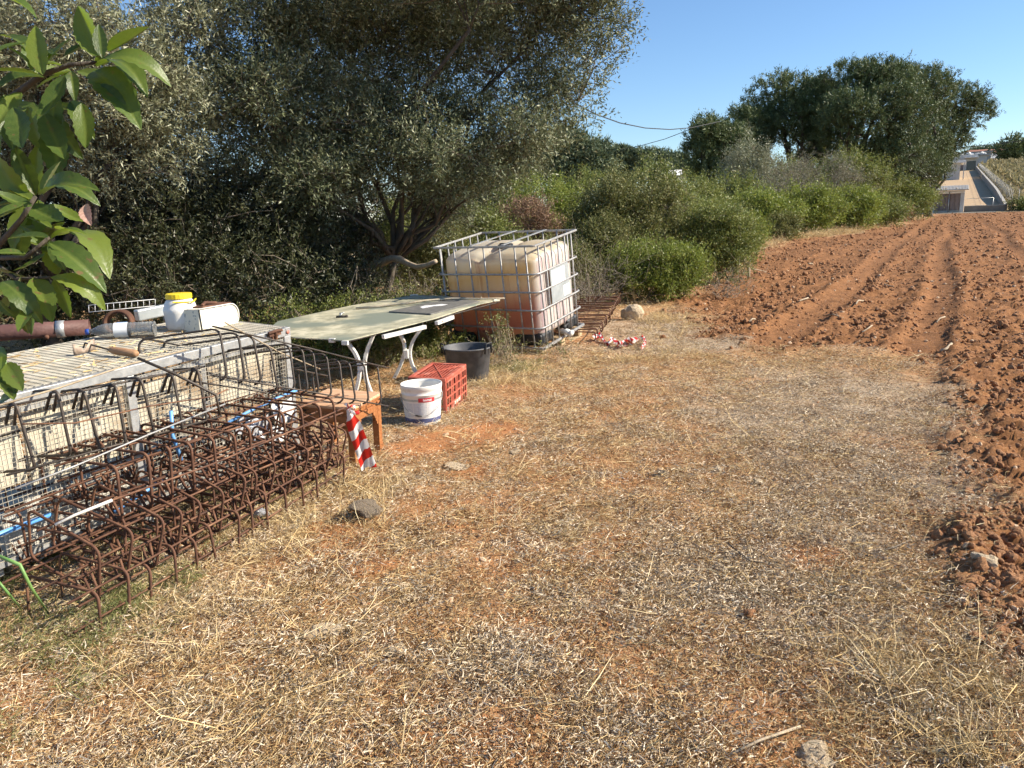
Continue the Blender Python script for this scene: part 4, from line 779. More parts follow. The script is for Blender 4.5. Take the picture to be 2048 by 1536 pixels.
# small green bushes at the near corner of the vineyard
for k, (l_, q_, h_, m_, lb) in enumerate([(7.4, 101.5, 1.2, 'midgreen', 'green bush at the foot of the vineyard beside the fence corner'), (9.0, 100.3, .9, 'lentisk', 'low yellow green bush at the foot of the vineyard by the right edge'), (6.3, 103.0, 1.0, 'brownbush', 'brown dry bush against the fence corner')]):
    b0 = FP(l_, q_); plant('shrub', b0, [(b0[0], b0[1], b0[2]+h_*.5, 1.2, 1.0, h_*.6), (b0[0]+.9, b0[1], b0[2]+h_*.35, .9, .8, h_*.45)], 260, 16, .4, .2, .08, m_, lb, 'shrub', G_, trunk_r=.04, ntr=2, n_sub=1, per_sub=1, twigs=False)

# dry brush: thickets of bare twigs
def brush(cx, cy, Y, w, h, n_, lb, mat='deadtwig', leafy=0, z0=None, depth=.5, r=.006):
    c = atY(cx, cy, Y); b0 = (c[0], c[1], H1(c[0], c[1])); k = Y/F_PX; W_ = w*k; Hh = h*k
    st = np.array(b0)+np.stack([VR.normal(0, W_*.35, n_), VR.normal(0, depth*.5, n_), VR.uniform(-.02, .10, n_)], 1)
    d = unit(np.stack([VR.normal(0, .8, n_), VR.normal(0, .5, n_), np.abs(VR.normal(.7, .5, n_))], 1)); en = st+d*(Hh*VR.uniform(.4, 1.5, n_))[:, None]
    V, Fq = sticks(st, en, VR.uniform(.4, 1, n_)*r, .0012, .16, 4)
    j = VR.integers(0, n_, n_*4); t = VR.uniform(.3, 1, n_*4)[:, None]; s2 = st[j]+(en-st)[j]*t; e2 = s2+unit(d[j]+VR.normal(0, .7, (n_*4, 3)))*(Hh*VR.uniform(.12, .45, n_*4))[:, None]
    V2, F2 = sticks(s2, e2, r*.35, .0008, .12, 2)
    rt_ = empty('dry_brush', b0, lb, 'dry brush', 'heaps of dry brush')
    link('twigs', np_mesh('twigs', np.concatenate([V, V2])-np.array(b0), np.concatenate([Fq, F2+len(V)])), MT[mat], rt_)['kind'] = 'stuff'
    if leafy:
        c_ = e2[VR.integers(0, len(e2), leafy)]; Vl, Fl, rv, *_q = leaves(c_, unit(VR.normal(0, 1, (leafy, 3))), 5, .06, .03, .012)
        link('foliage', np_mesh('foliage', Vl-np.array(b0), Fl, False, {'rnd': rv}), MT['brownbush'], rt_)
brush(700, 600, 9.9, 150, 110, 150, 'tangle of bare grey twigs behind the table, left of the olive trunk', leafy=300)
brush(590, 600, 9.5, 110, 90, 90, 'sparse bare twigs behind the near left corner of the table', leafy=200)
brush(810, 565, 10.0, 110, 100, 150, 'tangle of bare twigs between the olive trunk and the tank', leafy=300)
brush(1165, 560, 11.8, 26, 80, 60, 'tall heap of dry grey twigs right of the tank', leafy=100)
brush(1210, 560, 13.4, 40, 80, 70, 'dry grey twigs behind the rusty flat mesh', leafy=150)
brush(470, 610, 8.6, 160, 90, 90, 'thin dry twigs behind the wire hutch', leafy=200)
brush(1160, 480, 12.3, 90, 110, 120, 'bare dry twigs seen over the rim of the tank')
brush(1455, 560, 12.9, 40, 60, 50, 'dry twigs at the foot of the rounded green bush', leafy=100)
brush(1000, 730, 7.5, 55, 40, 60, 'low dry weeds at the foot of the tank beside the black tub', 'stick', 60, depth=.25, r=.003)
brush(800, 770, 7.6, 200, 40, 70, 'low dry weeds under the table', 'stick', 500, depth=.5, r=.003)
brush(1115, 735, 7.7, 50, 30, 40, 'low dry weeds before the tank valve', 'stick', 30, depth=.2, r=.003)
# tall dry weed before the tank
p = at(1005, 722); b0 = (p[0], p[1], H1(p[0], p[1])); rt_ = empty('tall_dry_weed', b0, 'tall dry brown weed standing against the front of the tank', 'weed')
n_ = 60; st = np.tile(np.array([0, 0, 0.]), (n_, 1)); en = np.stack([VR.normal(0, .07, n_), VR.normal(0, .05, n_), VR.uniform(.15, .46, n_)], 1)
V, Fq = sticks(st, en, .003, .001, .1, 4); link('stems', np_mesh('stems', V, Fq), MT['stick'], rt_)
Vl, Fl, rv, *_q = leaves(en, unit(en), 16, .07, .022, .010); link('foliage', np_mesh('foliage', Vl, Fl, False, {'rnd': rv}), MT['brownbush'], rt_)
# low undergrowth beneath the table
plant('undergrowth', gbase(770, 7.9), [(gbase(770, 7.9)[0]+dx_, 7.9+dy_, .13, .35, .3, .14) for dx_, dy_ in ((-.5, 0), (0, .1), (.35, .2), (.6, .3))], 500, 14, .07, .03, .014, 'midgreen', 'very low leafy growth on the ground right under the table', 'shrub', 'low undergrowth', trunk_r=0, shell=.1, twigs=False)
for (cx, Y, w, n_, lb) in [(640, 8.9, 90, 420, 'low leafy undergrowth below the left corner of the table'), (760, 9.2, 90, 420, 'low leafy undergrowth seen between the table legs'), (850, 9.2, 60, 350, 'dark undergrowth between the table and the tank'), (520, 8.4, 90, 350, 'low undergrowth behind the right end of the hutch')]:
    b0 = gbase(cx, Y); k = Y/F_PX; plant('undergrowth', b0, [(b0[0], b0[1], b0[2]+.2, w*k, .5, .32), (b0[0]+.25, b0[1]+.1, b0[2]+.35, w*k*.6, .4, .3)], n_, 18, .12, .035, .016, 'midgreen', lb, 'shrub', 'low undergrowth', trunk_r=.01, ntr=3, n_sub=2, per_sub=1, shell=.2, zmin=.0)
# the bare limb of the olive towards the tank: its own broken branch
b = MB(); a0 = atY(768, 523, 10.2); a1 = atY(872, 528, 9.4)
pts = [a0+(a1-a0)*t+np.array([0, 0, .05*math.sin(t*7)]) for t in np.linspace(-.35, 1.0, 9)]
b.tube(pts, [.075, .06, .055, .045, .045, .038, .035, .03, .028], 8); o = b.build('olive_limb', MT['stick']); tag(o, 'bare pale olive limb reaching from the trunk to the tank', 'branch')

# ================================================================== LARGE GLOSSY LEAVES (foreground)
def loq_leaf(seed, arch, fold, twist=0.):
    rng = random.Random(seed); nu, nv = 14, 4; vs = []; vein = []; fs = []
    for i in range(nu+1):
        t = i/nu; w = .185*(math.sin(math.pi*min(1, t**.85))**.8)*(1 if t < .98 else .3)+.004
        for j in range(-nv, nv+1):
            s = j/nv; edge = 1+(.07*((i % 2)*2-1) if abs(j) == nv else 0)
            z = 4*arch*t*(1-t)+fold*abs(s)*w*1.0-.35*fold*w
            z += .010*math.cos((t*nu-abs(s)*1.6)*math.pi)*(abs(s)**.6)*(1 if 0 < i < nu else 0)
            x = s*w*edge; zz = z+twist*x*(t-.4)+rng.uniform(-.002, .002)
            vs.append((x, t, zz)); vein.append(.9 if j == 0 else (.18 if (i % 2 == 0) else 0))
    m = 2*nv+1
    for i in range(nu):
        for j in range(m-1): fs.append((i*m+j, i*m+j+1, (i+1)*m+j+1, (i+1)*m+j))
    me = np_mesh('leaf', np.array(vs), np.array(fs), True, {'vein': vein}); me.materials.append(MT['loquat']); return me
LV = [loq_leaf(1, .05, .35), loq_leaf(2, .15, .45, .5), loq_leaf(3, .26, .3, -.6), loq_leaf(4, .02, .7, .3), loq_leaf(5, -.06, .4, -.4)]
LX = 2.327
def lz(x_, y_): return x_/LX, y_/LX
LEAF = [(200, 350, 165, 120, 0), (460, 265, 362, 28, 3), (505, 240, 695, 125, 3), (475, 270, 458, 112, 0), (440, 300, 798, 405, 2), (450, 310, 688, 455, 2), (440, 330, 657, 605, 1), (430, 400, 603, 535, 1), (200, 330, 0, 165, 1), (190, 350, 30, 215, 0), (180, 345, -60, 330, 0), (130, 500, 205, 705, 0), (220, 500, 388, 742, 1), (330, 470, 440, 650, 1), (60, 500, 105, 690, 4), (-20, -10, 172, 88, 1), (200, 330, 330, 180, 0), (300, 260, 420, 200, 3), (210, 360, -20, 420, 1), (300, 350, 170, 560, 4), (360, 330, 540, 400, 0),
        (250, 420, 240, 650, 4), (100, 430, -20, 590, 0), (260, 480, 420, 560, 0), (20, 440, 60, 700, 4), (200, 520, 300, 740, 4), (380, 480, 400, 690, 4), (240, 560, 270, 830, 4), (120, 200, -30, 250, 0), (60, 180, 180, 260, 0),
        (165, 910, 60, 665, 3), (168, 905, 178, 668, 0), (190, 900, 282, 750, 3), (200, 905, 468, 960, 2), (190, 905, 465, 890, 1), (150, 940, -40, 700, 1), (150, 945, -30, 1010, 0), (160, 935, 20, 865, 3), (150, 960, -40, 880, 4), (230, 950, 400, 1030, 4),
        (225, 1100, 178, 930, 3), (225, 1105, 35, 1112, 0), (240, 1100, 512, 1300, 2), (240, 1110, 405, 1092, 1), (230, 1130, 496, 1365, 1), (235, 1290, 492, 1445, 2), (230, 1130, 270, 1280, 4), (10, 1310, 200, 1508, 2), (160, 1290, 245, 1500, 0), (-10, 1390, 75, 1475, 1), (150, 1430, 85, 1545, 0), (230, 1120, 305, 1260, 0), (290, 1180, 485, 1350, 1), (240, 1060, 120, 1010, 0), (130, 1290, -30, 1240, 4), (250, 1300, 330, 1480, 4), (100, 1280, 20, 1430, 4), (210, 1180, 60, 1260, 4), (330, 1150, 395, 1260, 4), (120, 1180, -40, 1180, 0), (200, 1330, 60, 1400, 4)]
lq0 = atd(-120, 700, 2.5); lq = empty('loquat_branch', lq0, 'branch with large glossy ribbed green leaves hanging in at the upper left foreground', 'branch'); lqi = Matrix.Translation(-Vector(lq0))
b = MB()
def lpt(x_, y_, d_): return atd(x_/LX, y_/LX, d_)
b.tube([lpt(-260, 1500, 2.55), lpt(-60, 1200, 2.5), lpt(100, 1020, 2.42), lpt(165, 915, 2.4)], [.012, .010, .008, .006], 7)
b.tube([lpt(-60, 1200, 2.5), lpt(120, 1200, 2.42), lpt(228, 1105, 2.4)], [.009, .007, .005], 7)
b.tube([lpt(-60, 1200, 2.5), lpt(80, 1300, 2.45), lpt(235, 1290, 2.4)], [.008, .006, .004], 7)
b.tube([lpt(-300, 900, 2.7), lpt(-80, 600, 2.6), lpt(60, 450, 2.5), lpt(200, 345, 2.4), lpt(330, 300, 2.4), lpt(450, 290, 2.4)], [.016, .013, .011, .009, .007, .005], 7)
b.build('stem', MT['bark'], lq, lqi)
rl = random.Random(8)
for k_ in range(30):
    a_ = rl.uniform(0, 6.28); cx_, cy_ = [(150, 330), (330, 330), (120, 950), (200, 1150), (60, 480), (100, 1330)][k_ % 6]; L_q = rl.uniform(150, 260); LEAF.append((cx_, cy_, cx_+L_q*math.cos(a_)*.9-30, cy_+L_q*abs(math.sin(a_))*(1 if k_ % 3 else -.6), rl.randrange(5)))
for k, (bx, by, tx, ty, v) in enumerate(LEAF):
    db = 2.42+rl.uniform(-.14, .14)+(.16 if k >= len(LEAF)-30 else 0); dt = db+rl.uniform(-.10, .06); A_ = Vector(lpt(bx, by, db)); B_ = Vector(lpt(tx, ty, dt)); d = (B_-A_); Ln = d.length; y_ = d.normalized()
    upv = Vector((rl.uniform(-.35, .55), rl.uniform(-.75, -.05), 1)) if abs(y_.z) < .8 else Vector((rl.uniform(-.3, .6), -1, rl.uniform(-.2, .5)))
    x_ = y_.cross(upv).normalized(); z_ = x_.cross(y_).normalized(); S = Ln
    M = Matrix(((x_.x*S, y_.x*S, z_.x*S, A_.x), (x_.y*S, y_.y*S, z_.y*S, A_.y), (x_.z*S, y_.z*S, z_.z*S, A_.z), (0, 0, 0, 1)))
    link('leaf', LV[v], None, lq, lqi@M)
me = LV[1].copy(); me.materials.clear(); me.materials.append(MT['dryleaf']); A_ = Vector(lpt(400, 950, 2.30)); B_ = Vector(lpt(425, 1050, 2.28)); y_ = (B_-A_); S = y_.length; y_ = y_.normalized(); x_ = y_.cross(Vector((0, -1, 0))).normalized(); z_ = x_.cross(y_)
o = link('withered_leaf_tip', me, None, lq, lqi@Matrix(((x_.x*S*1.4, y_.x*S, z_.x*S, A_.x), (x_.y*S*1.4, y_.y*S, z_.y*S, A_.y), (x_.z*S*1.4, y_.z*S, z_.z*S, A_.z), (0, 0, 0, 1)))); o['label'] = 'pinkish brown withered leaf tip'
# small green shoot at the left edge beside the hutch
sg0 = atd(-20, 820, 2.2); sg = empty('green_shoot', sg0, 'small bright green leafy shoot at the left edge over the hutch corner', 'shoot'); sgi = Matrix.Translation(-Vector(sg0))
b = MB(); b.tube([atd(-20, 690, 2.2), atd(10, 720, 2.2), atd(20, 760, 2.2), atd(8, 800, 2.2)], .003, 5); b.build('stem', MT['greenstem'], sg, sgi)
for (bx, by, tx, ty) in [(5, 705, 2, 740), (12, 725, 46, 782), (14, 728, 28, 800), (18, 750, 30, 790), (2, 735, 12, 770), (0, 800, 22, 795), (-10, 700, 14, 712)]:
    A_ = Vector(atd(bx, by, 2.2)); B_ = Vector(atd(tx, ty, 2.17)); d = B_-A_; S = d.length; y_ = d.normalized(); x_ = y_.cross(Vector((.2, -.8, .5))).normalized(); z_ = x_.cross(y_)
    link('leaf', LV[0], None, sg, sgi@Matrix(((x_.x*S*1.3, y_.x*S, z_.x*S, A_.x), (x_.y*S*1.3, y_.y*S, z_.y*S, A_.y), (x_.z*S*1.3, y_.z*S, z_.z*S, A_.z), (0, 0, 0, 1))))
# green bent stems low at the left edge
b = MB(); b.tube([atd(-20, 1105, 2.35), atd(40, 1130, 2.32), atd(62, 1175, 2.35), gpt(98, 1228, 0)], [.006, .006, .005, .003], 6); tag(b.build('squill_plant', MT['greenstem']), 'thick bent green stem arching to the ground at the near end of the rebar', 'plant')
b = MB(); b.tube([atd(-10, 1155, 2.3), atd(15, 1185, 2.3), gpt(45, 1222, 0)], [.004, .004, .002], 6); tag(b.build('squill_plant', MT['greenstem']), 'thinner green stem below the thick bent one', 'plant')

# ================================================================== WIRE HUTCH
HM = M_at((-1.292, 4.481, -.01), rotm(-2.068, -.048, .033))     # x along the front to the near left, -y towards the back
hutch = empty('wire_hutch', (0, 0, 0), 'long low galvanised wire mesh hutch with white boards inside, behind the rusty rebar', 'hutch', M=HM)
HL, HD, HT = 2.75, .78, .874
def hb(name, mat, *args, label=None):
    b = MB()
    for a in args: b.box(*a)
    return b.build(name, MT[mat], hutch, bevel=.002, label=label)
hb('top_rail', 'galv', (0, HL, -.04, 0, HT-.045, HT)); hb('top_rail', 'galv', (0, HL, -HD, -HD+.04, HT-.045, HT))
hb('end_rail', 'galv', (-.002, .038, -HD, .002, HT-.047, HT+.003)); hb('end_rail', 'galv', (HL-.04, HL, -HD+.04, -.04, HT-.045, HT-.002))
hb('lower_front_rail', 'galv', (.05, HL, -.033, -.008, HT-.085, HT-.06))
for x_ in (0.0, 1.02, 1.98, HL-.05):
    for y_ in (-.002, -HD+.04):
        b = MB(); b.box(x_, x_+.05, y_-.038, y_+.004, 0, HT-.046) if x_ != 1.02 else b.box(x_, x_+.045, y_-.036, y_, .0, HT-.047); b.build('post', MT['galv'], hutch, bevel=.002)
hb('base_rail', 'galv', (.05, HL, -.035, -.005, .17, .20)); hb('base_rail', 'galv', (.05, HL, -HD+.005, -HD+.035, .17, .20))
# mesh panels (real wires)
def grid_mesh(name, u0, u1, v0, v1, du, dv, fn, r, sag=0.):
    b = MB()
    u = u0
    while u <= u1+1e-6: b.bar(fn(u, v0, sag), fn(u, v1, sag), r, r, up=(.3, .5, .8)); u += du
    v = v0
    while v <= v1+1e-6: b.bar(fn(u0, v, -sag), fn(u1, v, -sag), r, r, up=(.3, .5, .8)); v += dv
    o = b.build(name, MT['wire'], hutch); o['kind'] = 'stuff'; return o
grid_mesh('top_wire_mesh', .02, HL-.02, -HD+.02, -.02, .036, .0165, lambda u, v, s: (u, v, HT+.004+s), .0030, .001)
grid_mesh('front_wire_mesh', .06, 1.0, .03, HT-.05, .019, .022, lambda u, v, s: (u, -.010+s, v if v > .2 else .2+(v-.03)*.0+.0), .0017, .0006) if False else grid_mesh('front_wire_mesh', .06, 1.0, .20, HT-.05, .020, .022, lambda u, v, s: (u, -.002+s, v), .0017, .0006)
grid_mesh('front_wire_mesh', 1.08, 1.97, .20, HT-.05, .020, .022, lambda u, v, s: (u, -.002+s, v), .0017, .0006)
grid_mesh('front_wire_mesh', 2.05, HL-.06, .20, HT-.05, .020, .022, lambda u, v, s: (u, -.002+s, v), .0017, .0006)
grid_mesh('end_wire_mesh', -HD+.05, -.05, .20, HT-.05, .020, .022, lambda u, v, s: (.01+s, u, v), .0017, .0006)
random.seed(21)
for i, (x0, x1, z0, z1) in enumerate([(.10, .58, .50, .79), (.60, 1.00, .47, .77), (1.08, 1.52, .46, .78), (1.54, 1.95, .48, .79), (2.03, 2.66, .45, .78)]):
    b = MB(); b.box(x0, x1, -.055-.004*i, -.043-.004*i, z0, z1); b.build('inner_board', MT['cream'], hutch, M_at((0, 0, 0), Matrix.Rotation(random.uniform(-.02, .02), 4, 'Y')), bevel=.002)
for i in range(24):
    x0 = .16+i*.105; b = MB(); t = random.uniform(-.05, .05); z1_ = random.uniform(.36, .45)
    b.box(-.034, .034, -.005, .005, .12, z1_); b.build('white_slat', MT['netwhite'], hutch, M_at((x0, -.055+random.uniform(-.008, .008), 0), Matrix.Rotation(t, 4, 'Y')), bevel=.002)
b = MB(); b.box(.05, HL-.05, -HD+.05, -.07, .19, .20); b.build('floor_sheet', MT['cream'], hutch)
# rusty clips / hinges on the front top rail, tape marks
for x_, s_ in ((.13, 1), (1.80, 1.1)):
    b = MB(); b.box(-.045, .045, 0, .012, -.012, .012); b.tube([(-.05, .012, .012), (0, .02, .018), (.055, .014, .012)], .009*s_, 7); b.tube([(0, .012, -.03), (0, .018, .02)], .008, 6); b.box(-.02, .02, .0, .008, -.035, -.012)
    b.build('rusty_hinge', MT['rust'], hutch, M_at((x_, .004, HT-.012)), bevel=.001)
b = MB(); b.lathe([(.0001, .006), (.012, .0062), (.0121, .0055)], 12, False, M=M_at((.023, 0, HT-.022), Matrix.Rotation(-math.pi/2, 4, 'X'))); b.build('red_tag', MT['redplastic'], hutch)
rg = np.random.default_rng(9); Vd, Fd, rd = blades(rg, 420, .5, (.008, .03), (.002, .006), .05, .3); Vd[:, 0] = (Vd[:, 0]+.5)*HL; Vd[:, 1] = -.39+Vd[:, 1]*.7; Vd[:, 2] += HT+.008
dbr = link('leaf_debris', np_mesh('leaf_debris', Vd, Fd, False, {'rnd': rd}), MT['straw'], hutch); dbr['kind'] = 'stuff'
# torn white rags / plastic in the lower part by the right post
for i, (x_, z_, w_) in enumerate([(.12, .40, .16), (.30, .36, .14), (.18, .28, .12), (.42, .42, .10)]):
    b = MB(); n = 7; vs = []
    for a in range(n+1):
        for c in range(n+1): vs.append((x_+w_*(a/n-.5), .012+.012*math.sin(a*1.9+c*.7+i)+.01*random.random(), z_+w_*.8*(c/n-.5)+.012*math.sin(a*1.3+i)))
    b.add(vs, [(a*(n+1)+c, a*(n+1)+c+1, (a+1)*(n+1)+c+1, (a+1)*(n+1)+c) for a in range(n) for c in range(n)], True)
    o = b.build('white_rag', MT['foil' if i % 2 else 'white'], hutch)
def HW(x_, y_, z_): return HM@Vector((x_, y_, z_))
def blue_pipe(pts, r, label): b = MB(); b.tube(pts, r, 8); tag(b.build('blue_pipe', MT['blue']), label, 'pipe')
blue_pipe([HW(.02, .03, .505), HW(.16, .03, .50), HW(.34, .03, .485), HW(.55, .025, .455)], .0085, 'thin blue plastic pipe along the hutch front beside its end post')
blue_pipe([HW(.88, .04, .62), HW(.89, .04, .50), HW(.86, .045, .36)], .010, 'upright blue plastic pipe at the middle of the hutch front')
blue_pipe([HW(1.52, .03, .335), HW(1.75, .03, .335), HW(2.05, .03, .33), HW(2.5, .03, .31)], .011, 'blue plastic pipe along the foot of the hutch front at the near end')
blue_pipe([HW(.98, .05, .30), HW(1.1, .06, .28), HW(1.25, .05, .24)], .009, 'short blue plastic pipe low behind the rebar')

# ------------------------------------------------ things on the hutch
def topz(px, py):       # point on the hutch top under a pixel
    n_ = (HM.to_3x3()@Vector((0, 0, 1))); p0 = HM@Vector((0, 0, HT+.006)); d = Vector(ray(px, py)); o_ = Vector(EYEP); t = (p0-o_).dot(n_)/d.dot(n_); return o_+d*t
HR = HM.to_3x3().to_4x4()
# jar
jc = topz(357, 662)+Vector((0, .06, 0)); jar = empty('plastic_jar', jc, 'squat white plastic jar with yellow screw lid standing on the hutch', 'jar')
b = MB(); prof = [(.050, 0), (.060, .004), (.067, .018), (.070, .05), (.072, .085), (.0735, .105), (.072, .108), (.064, .138), (.055, .152), (.050, .156), (.050, .160)]
b.lathe(prof, 36, True, True); b.build('body', MT['whiteplastic'], jar); jar.scale = (1.24, 1.24, 1.12)
b = MB(); n = 40; vs = []
for (r, z) in [(.0545, .158), (.056, .160), (.056, .181), (.053, .184), (.0001, .1845)]:
    for k in range(n): rr_ = r*(1.018 if (k % 2 and .0 < z < .183 and r > .05) else 1); a = 2*math.pi*k/n; vs.append((rr_*math.cos(a), rr_*math.sin(a), z))
b.add(vs, [(i*n+k, i*n+(k+1) % n, (i+1)*n+(k+1) % n, (i+1)*n+k) for i in range(4) for k in range(n)], False); b.build('lid', MT['yellow'], jar)
b = MB(); b.bar((.0, -.073, .146), (.075, -.03, .142), .006, .006); b.bar((.075, -.03, .142), (.06, .04, .15), .006, .006); b.build('handle_strap', MT['yellow'], jar, bevel=.001)
# old white oval box with rounded end
oa = topz(404, 664); oe = topz(462, 648); dx = (oe-oa); dx.z = 0; Lx = dx.length+.05; dx.normalize(); ya = Vector((0, 0, 1)).cross(dx)
OM = Matrix(((dx.x, ya.x, 0, oa.x), (dx.y, ya.y, 0, oa.y), (0, 0, 1, oa.z), (0, 0, 0, 1)))
ovl = empty('oval_tin', (0, 0, 0), 'old speckled white tin with one rounded end, lying on the hutch against the jar', 'tin', M=OM)
def oval(L_, h_, z0=.0):
    p = [(-.012, z0), (L_-h_/2, z0)]
    for k in range(1, 12): a = -math.pi/2+math.pi*k/12; p.append((L_-h_/2+math.cos(a)*h_/2, z0+h_/2+math.sin(a)*h_/2))
    return p+[(L_-h_/2, z0+h_), (-.012, z0+h_)]
Rx = Matrix.Rotation(math.pi/2, 4, 'X')
b = MB(); b.prism(oval(Lx*1.08, .128), -.10, 0, M=Rx.inverted()@Matrix()) if False else b.prism(oval(Lx*1.08, .128), -.11, 0, M=Rx)
b.build('body', pm('speckled_enamel', [(.3, (.72, .68, .52)), (.7, (.80, .77, .66))], 9, .5, second=((.36, .38, .36), 46, .60, .66)), ovl, bevel=.004)
b = MB(); p = oval(Lx*1.08, .128); b.tube([Rx@Vector((x_, z_, .004)) for x_, z_ in p[1:]], .004, 6); b.build('rim', MT['whitepaint'], ovl)
b = MB(); b.box(.04, Lx*.95, .01, .10, .128, .136); b.tube([(.06, .03, .14), (.12, .06, .15), (.20, .05, .14)], .010, 6); b.build('rusty_top', MT['rust'], ovl, bevel=.003)
b = MB(); b.bar((.0, -.004, .0), (-.008, -.004, .125), .004, .006); b.build('strap', MT['black'], ovl)
# plastic bottle
ba = topz(166, 682); bb = topz(306, 676); bd = (bb-ba); bl_ = bd.length; bd.normalize(); zz = Vector((0, 0, 1)); by = zz.cross(bd).normalized()
BM = Matrix(((by.x, zz.x, bd.x, ba.x), (by.y, zz.y, bd.y, ba.y+.04), (by.z, zz.z, bd.z, ba.z+.043), (0, 0, 0, 1)))
bt = empty('water_bottle', (0, 0, 0), 'clear plastic water bottle with blue cap and white label lying on the hutch', 'bottle', M=BM)
prof = [(.012, .012), (.013, .03), (.020, .045), (.034, .075), (.040, .10)]
z_ = .11
while z_ < bl_-.015: prof += [(.041, z_), (.0385, z_+.008), (.041, z_+.016)]; z_ += .02
prof += [(.040, bl_-.006), (.030, bl_), (.0001, bl_-.008)]
b = MB(); b.lathe(prof, 28, False); o = b.build('body', MT['clear'], bt); sl = o.modifiers.new('wall', 'SOLIDIFY'); sl.thickness = .0012
b = MB(); b.lathe([(.0001, 0), (.0155, 0), (.0155, .016), (.0140, .018)], 20, False); b.build('cap', MT['bluecap'], bt)
b = MB(); b.lathe([(.0418, bl_*.42), (.0420, bl_*.45), (.0418, bl_*.62)], 28, False); b.build('label', MT['labelpaper'], bt)
b = MB(); b.box(-.006, .006, .0415, .0425, bl_*.46, bl_*.60); b.build('print', MT['blue'], bt)
# old hand hoe with curved blade, wooden handle over the rail
t0 = topz(150, 700); t1 = topz(182, 706); t2 = topz(212, 712); hn = empty('hand_trowel', t0, 'rusty curved hoe blade with thin iron neck and worn wooden handle on the hutch edge', 'tool'); hi = Matrix.Translation(-t0)
def up_(p, z): return Vector((p[0], p[1], p[2]+z))
b = MB(); A1, A2 = up_(topz(148, 712), .0), up_(topz(192, 700), .0); vs = []; n = 8
for i in range(n+1):
    t = i/n; p = A1.lerp(A2, t); w_ = .055*(abs(math.cos(t*math.pi))*.75+.25); cv = .02*math.sin(t*math.pi)
    for s_ in (0, .5, 1): vs.append((p.x+cv*.4, p.y-cv, p.z+.003+w_*s_))
b.add(vs, [(i*3+j, (i+1)*3+j, (i+1)*3+j+1, i*3+j+1) for i in range(n) for j in range(2)], True)
o = b.build('blade', MT['tin'], hn, hi); sl = o.modifiers.new('thick', 'SOLIDIFY'); sl.thickness = .003
b = MB(); q0, q1, q2 = up_(topz(168, 703), .02), up_(topz(172, 700), .035), up_(topz(222, 712), .03); b.tube([q0, q1, q1.lerp(q2, .3), q2], .005, 6); b.build('neck', MT['rustdark'], hn, hi)
q3 = up_(topz(276, 716), .02); b = MB(); b.tube([q2, q2.lerp(q3, .1), q2.lerp(q3, .5), q3.lerp(q2, .08), q3], [.012, .017, .019, .018, .012], 10); b.build('handle', MT['handle'], hn, hi)
# red brown pipe with clamp
p0 = topz(-120, 690)+Vector((0, 0, .042)); p1 = topz(172, 672)+Vector((0, .05, .042)); pp = empty('drain_pipe', p0, 'thick red brown pipe with a grey clamp lying along the back of the hutch', 'pipe'); pi_ = Matrix.Translation(-p0)
b = MB(); b.tube([p0, p0.lerp(p1, .5), p1], .043, 24, caps=False); o = b.build('pipe_body', MT['pipe'], pp, pi_); o.modifiers.new('wall', 'SOLIDIFY').thickness = .004
m_ = p0.lerp(p1, .77); n_ = p0.lerp(p1, .83); b = MB(); b.tube([m_, n_], .0462, 24); b.build('clamp', MT['galv'], pp, pi_)
m2 = p0.lerp(p1, .735); b = MB(); b.tube([m2+Vector((0, -.05, -.03)), m2+Vector((.005, -.065, -.036))], .012, 10); b.build('bolt', MT['rust'], pp, pi_)
# rusty ring standing behind the bottle
rc = topz(196, 668)+Vector((0, .22, .03)); b = MB(); ring = [(rc.x+.085*math.cos(a), rc.y+.015*math.sin(a*1.0), rc.z+.075*math.sin(a)) for a in [2*math.pi*k/32 for k in range(32)]]
vs = []
for (x_, y_, z_) in ring:
    d = Vector((x_-rc.x, 0, z_-rc.z)); d.normalize()
    for (a, c) in ((0, 0), (.018, .0), (.022, .05), (0, .05)): vs.append((x_-d.x*a, y_+c, z_-d.z*a))
b.add(vs, [(i*4+j, ((i+1) % 32)*4+j, ((i+1) % 32)*4+(j+1) % 4, i*4+(j+1) % 4) for i in range(32) for j in range(4)], True)
tag(b.build('iron_ring', MT['rust']), 'rusty iron ring standing on edge behind the water bottle', 'ring')
# white wire rack strip
ra, rb_ = topz(122, 655)+Vector((0, .32, .05)), topz(266, 640)+Vector((0, .32, .05)); b = MB(); n = 11
for k in range(n+1): q = ra.lerp(rb_, k/n); b.tube([q, q+Vector((0, .01, .042))], .0014, 5)
for z_ in (0, .042): b.tube([ra+Vector((0, 0, z_)), rb_+Vector((0, 0, z_))], .0018, 5)
tag(b.build('wire_rack', MT['white']), 'narrow strip of white wire rack lying behind the rusty ring', 'rack')
# grey sheet and dark pot behind the jar
b = MB(); c0 = topz(225, 655)+Vector((0, .30, .0)); c1 = topz(330, 640)+Vector((0, .35, .0)); b.bar(c0+Vector((0, 0, .03)), c1+Vector((0, 0, .05)), .05, .07); tag(b.build('metal_trough', MT['plate'], bevel=.008), 'grey sheet metal trough behind the bottle', 'trough')
pc = topz(318, 655)+Vector((0, .28, 0)); dp = empty('dark_pot', pc, 'dark brown metal pot with a flared rim just behind the jar', 'pot'); b = MB(); b.lathe([(.055, .0), (.060, .03), (.062, .09), (.066, .095)], 24); b.build('body', MT['pipe'], dp); b = MB(); b.lathe([(.085, .0), (.09, .015), (.085, .035), (.064, .04)], 24, False); b.build('rim', MT['black'], dp)

